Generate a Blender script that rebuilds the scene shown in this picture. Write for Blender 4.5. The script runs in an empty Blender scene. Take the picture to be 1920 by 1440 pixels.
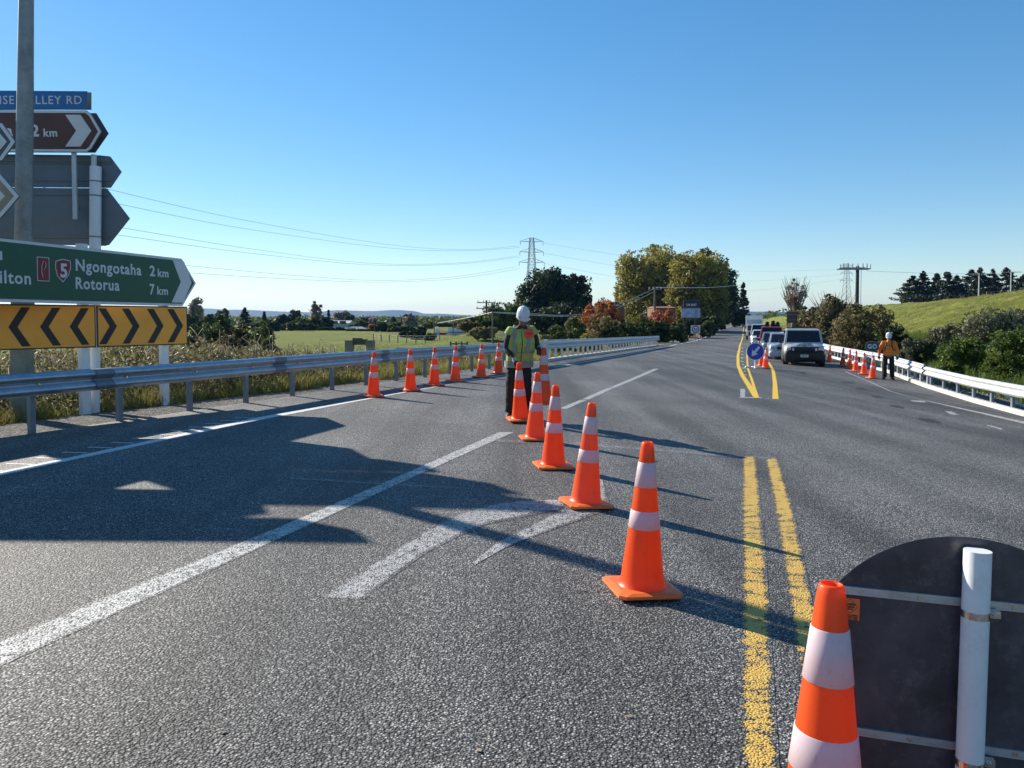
import bpy, bmesh, math, random
import numpy as np
from mathutils import Vector, Matrix, Euler
random.seed(7); np.random.seed(7)
PI = math.pi; R = math.radians
C = bpy.context.scene.collection
scene = bpy.context.scene

# ---------------------------------------------------------------- camera
FPX, HOR, CAMZ, PITCH = 1450.0, 598.0, 1.6, 2.2
cam_d = bpy.data.cameras.new('camera'); cam = bpy.data.objects.new('camera', cam_d); C.objects.link(cam)
cam_d.sensor_width = 36; cam_d.lens = FPX / 1920 * 36
SH = (math.tan(R(PITCH)) + (HOR - 720) / FPX) * FPX / 1920
cam_d.shift_y = SH
cam.location = (0, 0, CAMZ); cam.rotation_euler = (R(90 - PITCH), 0, 0)
cam_d.clip_start = 0.05; cam_d.clip_end = 30000
scene.camera = cam
CP = Vector((0, 0, CAMZ))
CR = Euler((R(90 - PITCH), 0, 0)).to_matrix()
def ray(px, py):
    v = CR @ Vector(((px - 960) / FPX, -(py - 720) / FPX + SH * 1920 / FPX, -1))
    return v / v.y                     # direction with unit depth
def at(px, py, D): return CP + ray(px, py) * D

# ---------------------------------------------------------------- light
SUN_AZ, SUN_EL = 48.5, 28.0            # degrees to the left of the view, above the horizon
world = bpy.data.worlds.new('World'); scene.world = world; world.use_nodes = True
wn = world.node_tree; bg = wn.nodes['Background']
sky = wn.nodes.new('ShaderNodeTexSky'); sky.sky_type = 'NISHITA'; sky.sun_disc = False
sky.sun_elevation = R(SUN_EL); sky.sun_rotation = R(-SUN_AZ)
sky.altitude = 100; sky.air_density = 1.0; sky.dust_density = 0.05; sky.ozone_density = 3.5
hs = wn.nodes.new('ShaderNodeHueSaturation'); hs.inputs['Saturation'].default_value = 1.4
gm = wn.nodes.new('ShaderNodeGamma'); gm.inputs[1].default_value = 0.78
wn.links.new(sky.outputs[0], gm.inputs[0]); wn.links.new(gm.outputs[0], hs.inputs['Color']); wn.links.new(hs.outputs[0], bg.inputs[0]); bg.inputs[1].default_value = 0.122
sd = bpy.data.lights.new('sun', 'SUN'); sun = bpy.data.objects.new('sun', sd); C.objects.link(sun)
sd.energy = 5.0; sd.angle = R(0.5); sd.color = (1, 0.92, 0.80)
SD = Vector((-math.sin(R(SUN_AZ)) * math.cos(R(SUN_EL)), math.cos(R(SUN_AZ)) * math.cos(R(SUN_EL)), math.sin(R(SUN_EL))))
sun.rotation_euler = SD.to_track_quat('Z', 'Y').to_euler()
scene.view_settings.view_transform = 'Standard'; scene.view_settings.look = 'None'
scene.view_settings.exposure = 0.84; scene.view_settings.gamma = 1
scene.cycles.max_bounces = 6; scene.cycles.transparent_max_bounces = 8
scene.cycles.volume_bounces = 0
HAZE = 0.000055

# ---------------------------------------------------------------- terrain functions
LY = [-60, 8.5, 10.2, 13, 15.6, 19.2, 22.8, 25.2, 30, 64, 320, 700, 9500]
LX = [-31, -6.9, -6.3, -5.2, -4.24, -2.88, -1.24, -.35, 1.2, 12.1, 89.7, 150, 1000]
RY = [-60, 10, 18.5, 27, 34.5, 50, 140, 320, 700, 9500]
RX = [16, 10.5, 12.2, 14.4, 16.7, 20.4, 47.4, 101, 165, 1020]
def xl(y): return np.interp(y, LY, LX)
def xr(y): return np.interp(y, RY, RX)
BY = [-60, 22, 34, 50, 72, 100, 140, 200, 250, 300, 325, 400, 600, 9500]
BZ = [0, 0, -.03, -.15, -.45, -1.0, -1.6, -1.05, -.65, -.27, -.2, -2.2, -4, -5]
def base(y): return np.interp(y, BY, BZ)
def road_z(x, y):
    x = np.asarray(x, float)
    cf = np.interp(y, [-60, 22, 35, 72, 140], [.06, .06, .045, .02, 0])
    xs = np.logaddexp(0, np.clip(np.minimum(x, xr(y) + .5) * 1.6, -60, 60)) / 1.6
    return base(y) - xs * cf - (x - xs) * .010
def hill_prof(d, y):
    k = np.interp(y, [0, 40, 90, 9500], [1, 1, 1.0, 1.0])
    z = np.interp(d, [0, .6, 1.5, 4, 9, 16, 28, 50, 400, 3000], [0, -.02, -.12, .5, 2.1, 4.0, 6.3, 7.2, 9, 9]) * k
    near = np.interp(y, [0, 150, 230], [1, 1, .12]); z = z * (near + (1 - near) * np.clip((d - 9) / 14, 0, 1))
    return z * np.interp(y, [0, 420, 700, 9500], [1, 1, 0.2, 0])
NZ = {}
def VD(y): return np.interp(y, [0, 13, 14.5, 17, 30], [2.3, 2.1, 1.8, 1.2, 1.0])
def nz(x, y, s, seed=0, octv=3):
    """smooth pseudo-noise 0..1 at feature size s metres"""
    if (s, seed) not in NZ:
        r = np.random.RandomState(100 + seed); NZ[s, seed] = [(math.cos(a) * f, math.sin(a) * f, p, w) for a, f, p, w in
            ((r.uniform(0, 2 * PI), 2 * PI / s * 2 ** o * r.uniform(.6, 1.4), r.uniform(0, 6.28), .6 ** o) for o in range(octv) for k in range(5))]
    out = 0; amp = 0
    for a, b, p, w in NZ[s, seed]: out = out + w * np.sin(x * a + y * b + p); amp += w * w * .5
    return np.clip(.5 + out / (4 * math.sqrt(amp)), 0, 1)
def ground_z(x, y):
    x = np.asarray(x, float); y = np.asarray(y, float)
    L = xl(y); Rr = xr(y)
    dl = L - x; dr = x - Rr
    z = road_z(np.clip(x, L, Rr), y)
    b = base(y)
    prof = np.interp(dl, [0, 1.2, 2.3, 3.0, 4.5, 9, 22, 400, 3000], [0, -.02, -.07, -.25, -.75, -1.5, -2.1, -2.6, -3.4])
    far = np.interp(y, [0, 120, 400], [1, 1, 0.55])
    zl = road_z(L, y) * np.interp(dl, [0, 20], [1, 0]) + prof * far
    mound = 2.3 * np.exp(-((x + 2.6) ** 2 / (2 * 5.0 ** 2) + (y - 92) ** 2 / (2 * 13 ** 2))) * np.clip(dl / 8, 0, 1)
    mound2 = 0.0 * np.clip(dl / 8, 0, 1) * np.exp(-((dl - 14) / 12.) ** 2) * np.interp(y, [60, 90, 260, 330], [0, 1, 1, 0])
    zl = zl + mound + mound2
    zr = z + hill_prof(dr, y) + np.where(dr > 6, .5 * (nz(x, y, 9, 20) - .5) + .3 * (nz(x, y, 3.2, 21) - .5) + .25 * np.sin(x * .21 + y * .13) * np.sin(y * .17 + 1) + .1 * np.sin(x * .9 + .3 * y), 0) * np.clip((dr - 6) / 6, 0, 1)
    und = np.where(dl > 6, .12 * np.sin(x * .13) * np.sin(y * .11), 0)
    return np.where(dl > 0, zl + und, np.where(dr > 0, zr, z))
def gz(x, y): return float(ground_z(x, y))
def gp(px, py, off=0.0):
    """point of the ground seen at a pixel of the 1920x1440 photograph"""
    r = ray(px, py); lo = 1.0
    D = 1.5; prev = D
    while D < 700:
        p = CP + r * D
        if p.z < gz(p.x, p.y) + off: break
        prev = D; D *= 1.02
    a, b_ = prev, D
    for _ in range(30):
        m = (a + b_) / 2; p = CP + r * m
        if p.z < gz(p.x, p.y) + off: b_ = m
        else: a = m
    p = CP + r * a
    return Vector((p.x, p.y, gz(p.x, p.y)))

# ---------------------------------------------------------------- tagging helpers
def tag(o, label=None, cat=None, group=None, kind=None):
    if label: o['label'] = label
    if cat: o['category'] = cat
    if group: o['group'] = group
    if kind: o['kind'] = kind
    return o
def empty(name, loc=(0, 0, 0), rot=(0, 0, 0)):
    o = bpy.data.objects.new(name, None); C.objects.link(o)
    o.location = loc; o.rotation_euler = rot; o.empty_display_size = .3
    return o
def thing(name, label, cat, loc=(0, 0, 0), rz=0, group=None, rot=None):
    o = empty(name, loc, rot or (0, 0, rz)); return tag(o, label, cat, group)
def copy_tree(o, parent=None):
    c = o.copy(); C.objects.link(c)
    if parent: c.parent = parent; c.matrix_parent_inverse = o.matrix_parent_inverse
    for ch in list(KIDS.get(o.name, [])): copy_tree(ch, c)
    KIDS.setdefault(parent.name, []).append(c) if parent else None
    return c
KIDS = {}

# ---------------------------------------------------------------- mesh builder
class MB:
    def __init__(s): s.v = []; s.f = []; s.m = []; s.sm = []; s.uv = None
    def add(s, vs, fs, mi=0, smooth=False):
        n = len(s.v); s.v += [tuple(v) for v in vs]
        for f in fs: s.f.append(tuple(i + n for i in f)); s.m.append(mi); s.sm.append(smooth)
        return s
    def box(s, c, sz, rot=None, mi=0, taper=1.0):
        x, y, z = sz[0] / 2, sz[1] / 2, sz[2] / 2; M = rot or Matrix.Identity(3); c = Vector(c)
        vs = []
        for dz in (-1, 1):
            t = taper if dz > 0 else 1
            for dx, dy in ((-1, -1), (1, -1), (1, 1), (-1, 1)): vs.append(c + M @ Vector((dx * x * t, dy * y * t, dz * z)))
        return s.add(vs, [(3, 2, 1, 0), (4, 5, 6, 7), (0, 1, 5, 4), (1, 2, 6, 5), (2, 3, 7, 6), (3, 0, 4, 7)], mi)
    def bar(s, a, b, w, mi=0):
        a = Vector(a); b = Vector(b); d = b - a; L = d.length
        if L < 1e-6: return s
        q = d.to_track_quat('Z', 'Y').to_matrix()
        return s.box((a + b) / 2, (w, w, L), q, mi)
    def cyl(s, a, b, r0, r1=None, n=16, mi=0, caps=True, smooth=True):
        a = Vector(a); b = Vector(b); r1 = r0 if r1 is None else r1
        q = (b - a).to_track_quat('Z', 'Y').to_matrix(); vs = []
        for p, r in ((a, r0), (b, r1)):
            for i in range(n): vs.append(p + q @ Vector((r * math.cos(2 * PI * i / n), r * math.sin(2 * PI * i / n), 0)))
        s.add(vs, [(i, (i + 1) % n, n + (i + 1) % n, n + i) for i in range(n)], mi, smooth)
        if caps: s.add(vs, [tuple(range(n - 1, -1, -1)), tuple(range(n, 2 * n))], mi)
        return s
    def tube(s, pts, r, n=8, mi=0, caps=True, smooth=True, flat=1.0):
        pts = [Vector(p) for p in pts]; k = len(pts)
        rr = r if isinstance(r, (list, tuple)) else [r] * k
        up = Vector((0, 0, 1)); vs = []; prev = None
        for i, p in enumerate(pts):
            d = (pts[min(i + 1, k - 1)] - pts[max(i - 1, 0)]).normalized()
            if prev is None:
                a = d.cross(up)
                if a.length < .05: a = d.cross(Vector((0, 1, 0)))
            else: a = prev - d * prev.dot(d)
            a.normalize(); b = d.cross(a); prev = a
            ri = rr[i]; ra, rb = (ri if isinstance(ri, (tuple, list)) else (ri, ri * flat))
            for j in range(n):
                t = 2 * PI * j / n; vs.append(p + a * ra * math.cos(t) + b * rb * math.sin(t))
        fs = [(i * n + j, i * n + (j + 1) % n, (i + 1) * n + (j + 1) % n, (i + 1) * n + j) for i in range(k - 1) for j in range(n)]
        s.add(vs, fs, mi, smooth)
        if caps: s.add(vs, [tuple(range(n - 1, -1, -1)), tuple(range((k - 1) * n, k * n))], mi)
        return s
    def rings(s, rings, n=16, mi=0, smooth=True, caps=True):
        """rings: (centre, rx, ry) ellipses lying level"""
        vs = []
        for c, rx, ry in rings:
            for j in range(n):
                t = 2 * PI * j / n; vs.append((c[0] + rx * math.cos(t), c[1] + ry * math.sin(t), c[2]))
        k = len(rings)
        s.add(vs, [(i * n + j, i * n + (j + 1) % n, (i + 1) * n + (j + 1) % n, (i + 1) * n + j) for i in range(k - 1) for j in range(n)], mi, smooth)
        if caps: s.add(vs, [tuple(range(n - 1, -1, -1)), tuple(range((k - 1) * n, k * n))], mi)
        return s
    def lathe(s, prof, n=32, mi=0, c=(0, 0, 0), smooth=True):
        vs = []
        for r, z in prof:
            for j in range(n):
                t = 2 * PI * j / n; vs.append((c[0] + r * math.cos(t), c[1] + r * math.sin(t), c[2] + z))
        k = len(prof)
        return s.add(vs, [(i * n + j, i * n + (j + 1) % n, (i + 1) * n + (j + 1) % n, (i + 1) * n + j) for i in range(k - 1) for j in range(n)], mi, smooth)
    def ell(s, c, r, n=14, m=9, mi=0, rot=None):
        vs = []; c = Vector(c); M = rot or Matrix.Identity(3)
        for i in range(m + 1):
            ph = PI * i / m
            for j in range(n):
                t = 2 * PI * j / n; vs.append(c + M @ Vector((r[0] * math.sin(ph) * math.cos(t), r[1] * math.sin(ph) * math.sin(t), r[2] * math.cos(ph))))
        return s.add(vs, [(i * n + j, (i + 1) * n + j, (i + 1) * n + (j + 1) % n, i * n + (j + 1) % n) for i in range(m) for j in range(n)], mi, True)
    def prism(s, poly, y0, y1, mi=0, M=None):
        """poly (x,z), y0 = face toward the viewer (-y)"""
        n = len(poly); M = M or Matrix.Identity(4)
        vs = [M @ Vector((x, y0, z)) for x, z in poly] + [M @ Vector((x, y1, z)) for x, z in poly]
        fs = [tuple(range(n)), tuple(range(2 * n - 1, n - 1, -1))] + [(i, n + i, n + (i + 1) % n, (i + 1) % n) for i in range(n)]
        return s.add(vs, fs, mi)
    def mesh(s, name, mats):
        me = bpy.data.meshes.new(name); me.from_pydata(s.v, [], s.f)
        for m in (mats if isinstance(mats, (list, tuple)) else [mats]): me.materials.append(m)
        me.polygons.foreach_set('material_index', s.m); me.polygons.foreach_set('use_smooth', s.sm)
        me.update(); return me
    def build(s, name, mats, parent=None, loc=None, label=None):
        o = bpy.data.objects.new(name, s.mesh(name, mats)); C.objects.link(o)
        if parent: o.parent = parent; KIDS.setdefault(parent.name, []).append(o)
        if loc: o.location = loc
        if label: o['label'] = label
        return o
def bevel(o, w=.01, seg=2):
    m = o.modifiers.new('bevel', 'BEVEL'); m.width = w; m.segments = seg; m.limit_method = 'ANGLE'; m.angle_limit = R(40); return o

# ---------------------------------------------------------------- materials
def nt(name):
    m = bpy.data.materials.new(name); m.use_nodes = True
    t = m.node_tree; p = t.nodes['Principled BSDF']; return m, t, p
def N(t, typ, **kw):
    n = t.nodes.new(typ)
    for k, v in kw.items():
        if k in n.inputs: n.inputs[k].default_value = v
        else: setattr(n, k, v)
    return n
def Lk(t, a, b): t.links.new(a, b)
def ramp(t, fac, stops):
    r = t.nodes.new('ShaderNodeValToRGB'); e = r.color_ramp.elements
    while len(e) < len(stops): e.new(.5)
    for i, (p, c) in enumerate(stops):
        e[i].position = p; e[i].color = (c[0], c[1], c[2], 1) if not isinstance(c, (int, float)) else (c, c, c, 1)
    Lk(t, fac, r.inputs[0]); return r.outputs[0]
def mixc(t, fac, a, b, mode='MIX'):
    n = t.nodes.new('ShaderNodeMix'); n.data_type = 'RGBA'; n.blend_type = mode
    for k, x in ((0, fac), (6, a), (7, b)):
        if isinstance(x, (int, float)): n.inputs[k].default_value = x
        elif isinstance(x, (tuple, list)): n.inputs[k].default_value = (x[0], x[1], x[2], 1)
        else: Lk(t, x, n.inputs[k])
    return n.outputs[2]
def mth(t, op, a, b=0.0, c=None):
    n = t.nodes.new('ShaderNodeMath'); n.operation = op
    for k, x in enumerate((a, b) if c is None else (a, b, c)):
        if isinstance(x, (int, float)): n.inputs[k].default_value = x
        else: Lk(t, x, n.inputs[k])
    return n.outputs[0]
def bump(t, p, h, s=.5, d=.01, prev=None):
    b = t.nodes.new('ShaderNodeBump'); b.inputs['Strength'].default_value = s; b.inputs['Distance'].default_value = d
    Lk(t, h, b.inputs['Height'])
    if prev: Lk(t, prev, b.inputs['Normal'])
    Lk(t, b.outputs[0], p.inputs['Normal']); return b.outputs[0]
def scuffed(name, col, tr, rough, tcol, dirt, amt):
    """translucent plastic with per-object fading, scuffs and grime"""
    m, t, p = nt(name); g = N(t, 'ShaderNodeTexCoord'); oi = N(t, 'ShaderNodeObjectInfo'); va = N(t, 'ShaderNodeVectorMath', operation='ADD')
    sv = N(t, 'ShaderNodeVectorMath', operation='SCALE'); sv.inputs[0].default_value = (37, 19, 11); Lk(t, oi.outputs['Random'], sv.inputs['Scale'])
    Lk(t, g.outputs['Object'], va.inputs[0]); Lk(t, sv.outputs[0], va.inputs[1])
    mp = N(t, 'ShaderNodeMapping'); mp.inputs['Scale'].default_value = (1, 1, .45); Lk(t, va.outputs[0], mp.inputs['Vector'])
    n1 = N(t, 'ShaderNodeTexNoise', Scale=22.0, Detail=8.0, Roughness=.8); Lk(t, mp.outputs[0], n1.inputs['Vector'])
    n2 = N(t, 'ShaderNodeTexNoise', Scale=5.0, Detail=4.0); Lk(t, va.outputs[0], n2.inputs['Vector'])
    fade = mixc(t, mth(t, 'MULTIPLY', oi.outputs['Random'], .35), col, [min(1, x * .75 + .12 * max(col)) for x in col])
    c = mixc(t, ramp(t, n2.outputs[0], [(.35, 0), (.7, .25)]), fade, [x * .7 for x in col])
    c = mixc(t, ramp(t, n1.outputs[0], [(.56, 0), (.70, amt)]), c, dirt)
    Lk(t, c, p.inputs['Base Color']); Lk(t, mth(t, 'MULTIPLY_ADD', n1.outputs[0], .4, rough - .15), p.inputs['Roughness']); bump(t, p, n1.outputs[0], .12, .004)
    tl = N(t, 'ShaderNodeBsdfTranslucent'); Lk(t, mixc(t, 1.0, c, tcol, 'MULTIPLY'), tl.inputs[0]); mx = N(t, 'ShaderNodeMixShader'); mx.inputs[0].default_value = tr
    Lk(t, p.outputs[0], mx.inputs[1]); Lk(t, tl.outputs[0], mx.inputs[2]); Lk(t, mx.outputs[0], t.nodes['Material Output'].inputs[0]); return m
def plain(name, col, rough=.5, metal=0, var=.12, scale=6, bmp=0, spec=.5, coat=0, dirt=None):
    m, t, p = nt(name); g = N(t, 'ShaderNodeTexCoord')
    n = N(t, 'ShaderNodeTexNoise', Scale=scale, Detail=5.0, Roughness=.65); Lk(t, g.outputs['Object'], n.inputs['Vector'])
    lo = [c * (1 - var) for c in col]; hi = [min(1, c * (1 + var)) for c in col]
    c = ramp(t, n.outputs[0], [(.3, lo), (.7, hi)])
    if dirt:
        n2 = N(t, 'ShaderNodeTexNoise', Scale=scale * 2.7, Detail=8.0, Roughness=.75); Lk(t, g.outputs['Object'], n2.inputs['Vector'])
        c = mixc(t, ramp(t, n2.outputs[0], [(.52, 0), (.72, dirt[1])]), c, dirt[0])
    Lk(t, c, p.inputs['Base Color']); p.inputs['Roughness'].default_value = rough; p.inputs['Metallic'].default_value = metal
    p.inputs['Specular IOR Level'].default_value = spec; p.inputs['Coat Weight'].default_value = coat
    rr = mth(t, 'MULTIPLY_ADD', n.outputs[0], .25, rough - .12); Lk(t, rr, p.inputs['Roughness'])
    if bmp: bump(t, p, n.outputs[0], bmp, .01)
    return m
def translucent(name, col, tr=.4, rough=.4, tcol=None, var=.1):
    m, t, p = nt(name); g = N(t, 'ShaderNodeTexCoord')
    n = N(t, 'ShaderNodeTexNoise', Scale=9.0, Detail=5.0); Lk(t, g.outputs['Object'], n.inputs['Vector'])
    c = ramp(t, n.outputs[0], [(.3, [x * (1 - var) for x in col]), (.7, [min(1, x * (1 + var)) for x in col])])
    Lk(t, c, p.inputs['Base Color']); p.inputs['Roughness'].default_value = rough
    tl = N(t, 'ShaderNodeBsdfTranslucent'); tl.inputs[0].default_value = (*(tcol or col), 1)
    mx = N(t, 'ShaderNodeMixShader'); mx.inputs[0].default_value = tr
    Lk(t, p.outputs[0], mx.inputs[1]); Lk(t, tl.outputs[0], mx.inputs[2]); Lk(t, mx.outputs[0], t.nodes['Material Output'].inputs[0])
    return m
def leafmat(name, cols, tr=.3, rough=.6):
    """foliage: per-leaf random shade from the 'rnd' attribute, clump tone from 'clump'"""
    m, t, p = nt(name)
    a = N(t, 'ShaderNodeAttribute', attribute_name='rnd')
    st = [(i / (len(cols) - 1), c) for i, c in enumerate(cols)]
    c = ramp(t, a.outputs['Fac'], st)
    Lk(t, c, p.inputs['Base Color']); p.inputs['Roughness'].default_value = rough; p.inputs['Specular IOR Level'].default_value = .25
    tl = N(t, 'ShaderNodeBsdfTranslucent'); Lk(t, c, tl.inputs[0])
    mx = N(t, 'ShaderNodeMixShader'); mx.inputs[0].default_value = tr
    Lk(t, p.outputs[0], mx.inputs[1]); Lk(t, tl.outputs[0], mx.inputs[2]); Lk(t, mx.outputs[0], t.nodes['Material Output'].inputs[0])
    return m

ROADDIR = math.atan(.33)
def chip_nodes(t):
    """shared chip-seal look in world metres: returns colour, height, coarse noise"""
    g = N(t, 'ShaderNodeNewGeometry')
    v1 = N(t, 'ShaderNodeTexVoronoi', Scale=92.0); v1.feature = 'F1'; Lk(t, g.outputs['Position'], v1.inputs['Vector'])
    v2 = N(t, 'ShaderNodeTexNoise', Scale=45.0, Detail=3.0, Roughness=.7); Lk(t, g.outputs['Position'], v2.inputs['Vector'])
    n1 = N(t, 'ShaderNodeTexNoise', Scale=.28, Detail=6.0, Roughness=.6); Lk(t, g.outputs['Position'], n1.inputs['Vector'])
    mp = N(t, 'ShaderNodeMapping'); mp.inputs['Rotation'].default_value = (0, 0, ROADDIR); mp.inputs['Scale'].default_value = (1.1, .05, 1)
    Lk(t, g.outputs['Position'], mp.inputs['Vector'])
    n2 = N(t, 'ShaderNodeTexNoise', Scale=1.0, Detail=3.0); Lk(t, mp.outputs[0], n2.inputs['Vector'])
    bw = N(t, 'ShaderNodeSeparateColor'); Lk(t, v1.outputs['Color'], bw.inputs[0])
    c = ramp(t, bw.outputs[0], [(0, (.062, .060, .056)), (.35, (.158, .151, .139)), (.78, (.31, .297, .27)), (1, (.60, .575, .515))])
    # binder showing between the stones
    c = mixc(t, ramp(t, v1.outputs['Distance'], [(.28, 0), (.55, .92)]), c, (.018, .019, .022))
    k = mth(t, 'MULTIPLY_ADD', n1.outputs[0], 1.7, .24)
    k2 = mth(t, 'MULTIPLY_ADD', n2.outputs[0], 2.1, .03)
    kk = mth(t, 'MULTIPLY', k, k2)
    vm = N(t, 'ShaderNodeVectorMath', operation='SCALE'); Lk(t, c, vm.inputs[0]); Lk(t, kk, vm.inputs['Scale'])
    h = mth(t, 'SUBTRACT', mth(t, 'MULTIPLY', v2.outputs[0], .35), mth(t, 'POWER', v1.outputs['Distance'], 2.0))
    return vm.outputs[0], h, n1, v1, v2
def asphalt_mat():
    m, t, p = nt('chip_seal'); c, h, n1, v1, v2 = chip_nodes(t)
    Lk(t, c, p.inputs['Base Color']); p.inputs['Roughness'].default_value = .7; p.inputs['Specular IOR Level'].default_value = .3
    bump(t, p, h, 1.0, .0065); return m
def paint_mat(name, col, wear=.5, rib=0, streak=0, edge=.16):
    """worn road paint on chip seal; UV.x across 0..1, UV.y along in metres"""
    m, t, p = nt(name); c, h, n1, v1, v2 = chip_nodes(t)
    uv = N(t, 'ShaderNodeUVMap'); sp = N(t, 'ShaderNodeSeparateXYZ'); Lk(t, uv.outputs[0], sp.inputs[0])
    e = mth(t, 'SUBTRACT', .5, mth(t, 'ABSOLUTE', mth(t, 'SUBTRACT', sp.outputs[0], .5)))
    f = ramp(t, e, [(0, 0), (edge, 1)])
    g = N(t, 'ShaderNodeNewGeometry')
    nn = N(t, 'ShaderNodeTexNoise', Scale=16.0, Detail=6.0, Roughness=.75); Lk(t, g.outputs['Position'], nn.inputs['Vector'])
    w = mth(t, 'MULTIPLY_ADD', nn.outputs[0], 1.6, -.8 + (1 - wear) * .9)
    w = mth(t, 'SUBTRACT', mth(t, 'ADD', w, mth(t, 'MULTIPLY', f, .75)), mth(t, 'MULTIPLY', v1.outputs['Distance'], .9 * wear + .25))
    if rib:
        mp = N(t, 'ShaderNodeMapping'); mp.inputs['Scale'].default_value = (.6, rib, 1); Lk(t, uv.outputs[0], mp.inputs['Vector'])
        rn = N(t, 'ShaderNodeTexNoise', Scale=1.0, Detail=4.0, Roughness=.75); Lk(t, mp.outputs[0], rn.inputs['Vector'])
        w = mth(t, 'ADD', w, mth(t, 'MULTIPLY', mth(t, 'SUBTRACT', rn.outputs[0], .47), 2.7))
    mask = ramp(t, w, [(.30, 0), (.50, 1)])
    pc = mixc(t, mth(t, 'MULTIPLY', nn.outputs[0], .45), col, [x * .62 for x in col])
    Lk(t, mixc(t, mask, c, pc), p.inputs['Base Color']); p.inputs['Roughness'].default_value = .65
    p.inputs['Specular IOR Level'].default_value = .35
    hh = mth(t, 'ADD', mth(t, 'MULTIPLY', h, .75), mth(t, 'MULTIPLY', mask, .25)); bump(t, p, hh, .9, .008)
    return m

M = {}
M['asphalt'] = asphalt_mat()
M['white_paint'] = paint_mat('road_paint_white', (.62, .61, .58), .76, edge=.12)
M['faint_paint'] = paint_mat('road_paint_faint', (.50, .49, .48), .92, edge=.35)
M['arrow_paint'] = paint_mat('road_paint_arrow', (.50, .49, .47), .78, edge=.15)
M['yellow_old'] = paint_mat('road_paint_yellow_old', (.66, .42, .09), .68, rib=8.0, edge=.25)
M['yellow_new'] = paint_mat('road_paint_yellow', (.80, .52, .04), .15, rib=.6, edge=.08)
M['edge_paint'] = paint_mat('road_paint_edge', (.72, .71, .69), .5, edge=.25)
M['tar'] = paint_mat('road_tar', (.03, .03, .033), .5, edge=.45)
M['blue_stain'] = paint_mat('road_blue_stain', (.15, .22, .38), .95, edge=.6)
M['galv'] = plain('galvanised_steel', (.45, .48, .52), .38, .85, .15, 5, .05, dirt=((.25, .22, .19), .5))
M['galv_old'] = plain('galvanised_steel_dull', (.21, .24, .27), .55, .6, .2, 4, .1)
M['galv_white'] = plain('weathered_zinc_pale', (.56, .58, .60), .5, .35, .15, 3, .05, dirt=((.33, .30, .26), .7))
M['concrete'] = plain('concrete', (.20, .215, .19), .85, 0, .25, 5, .3, dirt=((.18, .2, .15), .6))
M['kerb_white'] = plain('kerb_white', (.52, .50, .45), .85, 0, .15, 3, .3, dirt=((.25, .22, .17), .8))
M['lamp_steel'] = plain('lamp_post_steel', (.24, .255, .255), .5, .35, .3, 3, .1, dirt=((.12, .10, .08), .7))
M['white_post'] = plain('white_post', (.74, .75, .76), .45, 0, .06, 3, .02, dirt=((.45, .42, .38), .4))
M['sign_back'] = plain('sign_back_aluminium', (.15, .18, .21), .5, .35, .15, 1.5, .02)
M['disc_back'] = plain('sign_back_dark', (.07, .065, .08), .32, .35, .5, 3.5, .02, dirt=((.19, .17, .19), .7))  # purple-grey blotches mix dust with a dull reflection painted into the colour
M['sign_white'] = plain('sign_white', (.62, .64, .66), .4, 0, .05, 3)
M['sign_green'] = plain('sign_green', (.010, .085, .045), .4, 0, .15, 3)
M['sign_brown'] = plain('sign_brown', (.085, .028, .022), .4, 0, .15, 3)
M['sign_tan'] = plain('sign_tan', (.30, .23, .16), .5, 0, .2, 3)
M['sign_grey'] = plain('sign_dark_grey', (.09, .085, .095), .5, 0, .15, 3)
M['sign_blue'] = plain('sign_blue', (.012, .13, .36), .4, 0, .1, 3)
M['sign_royal'] = plain('sign_royal_blue', (.008, .04, .42), .35, 0, .08, 3)
M['sign_red'] = plain('sign_red', (.22, .012, .022), .4, 0, .1, 3)
M['sign_go'] = plain('sign_go_green', (.006, .035, .045), .4, 0, .1, 3)
M['chev_yellow'] = plain('chevron_yellow', (1.0, .39, .045), .45, 0, .08, 2)
M['black'] = plain('black_matt', (.018, .018, .02), .5, 0, .2, 4)
M['sticker'] = plain('orange_sticker', (.75, .17, .05), .5, 0, .1, 8)
M['clamp'] = plain('clamp_steel', (.6, .58, .55), .25, 1, .2, 20, .1)
M['cone'] = scuffed('cone_orange_plastic', (1.0, .125, .003), .42, .32, (1, 1, .8), (.42, .07, .03), .45)
M['cone_base'] = scuffed('cone_base_orange', (1.0, .17, .012), .1, .42, (1, 1, 1), (.22, .10, .06), .65)
M['band'] = scuffed('cone_reflective_sleeve', (.84, .76, .80), .35, .35, (1, .70, .72), (.42, .34, .34), .55)
M['wood_dark'] = plain('weathered_wood', (.10, .08, .065), .85, 0, .35, 9, .4)
M['wood_pole'] = plain('pole_wood', (.13, .10, .08), .85, 0, .3, 3, .3)
M['rail_wood'] = plain('grey_rail_wood', (.20, .18, .15), .85, 0, .3, 5, .4)
M['wire'] = plain('cable_grey', (.25, .27, .3), .5, .3)
M['wire_pale'] = plain('cable_pale', (.62, .6, .58), .4, .3)
M['lattice'] = plain('pylon_steel', (.34, .36, .38), .5, .5)
M['bark'] = plain('bark', (.12, .095, .07), .9, 0, .35, 8, .6)
M['twig'] = plain('twig', (.20, .16, .12), .9, 0, .3, 8, .3)
M['rock'] = plain('bank_clay', (.26, .19, .12), .95, 0, .4, 1.3, .8)
M['tyre'] = plain('tyre_rubber', (.014, .014, .015), .8, 0, .2, 8)
M['rim'] = plain('rim_alloy', (.35, .36, .38), .35, .8)
M['glass'] = plain('car_glass', (.012, .014, .018), .08, 0, .1, 2, spec=.45)
M['plastic'] = plain('black_plastic', (.013, .013, .015), .6, 0, .2, 6)
M['lampglass'] = plain('headlight_glass', (.42, .44, .48), .15, .4, .1, 6)
M['plate'] = plain('number_plate', (.62, .62, .60), .4)
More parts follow.
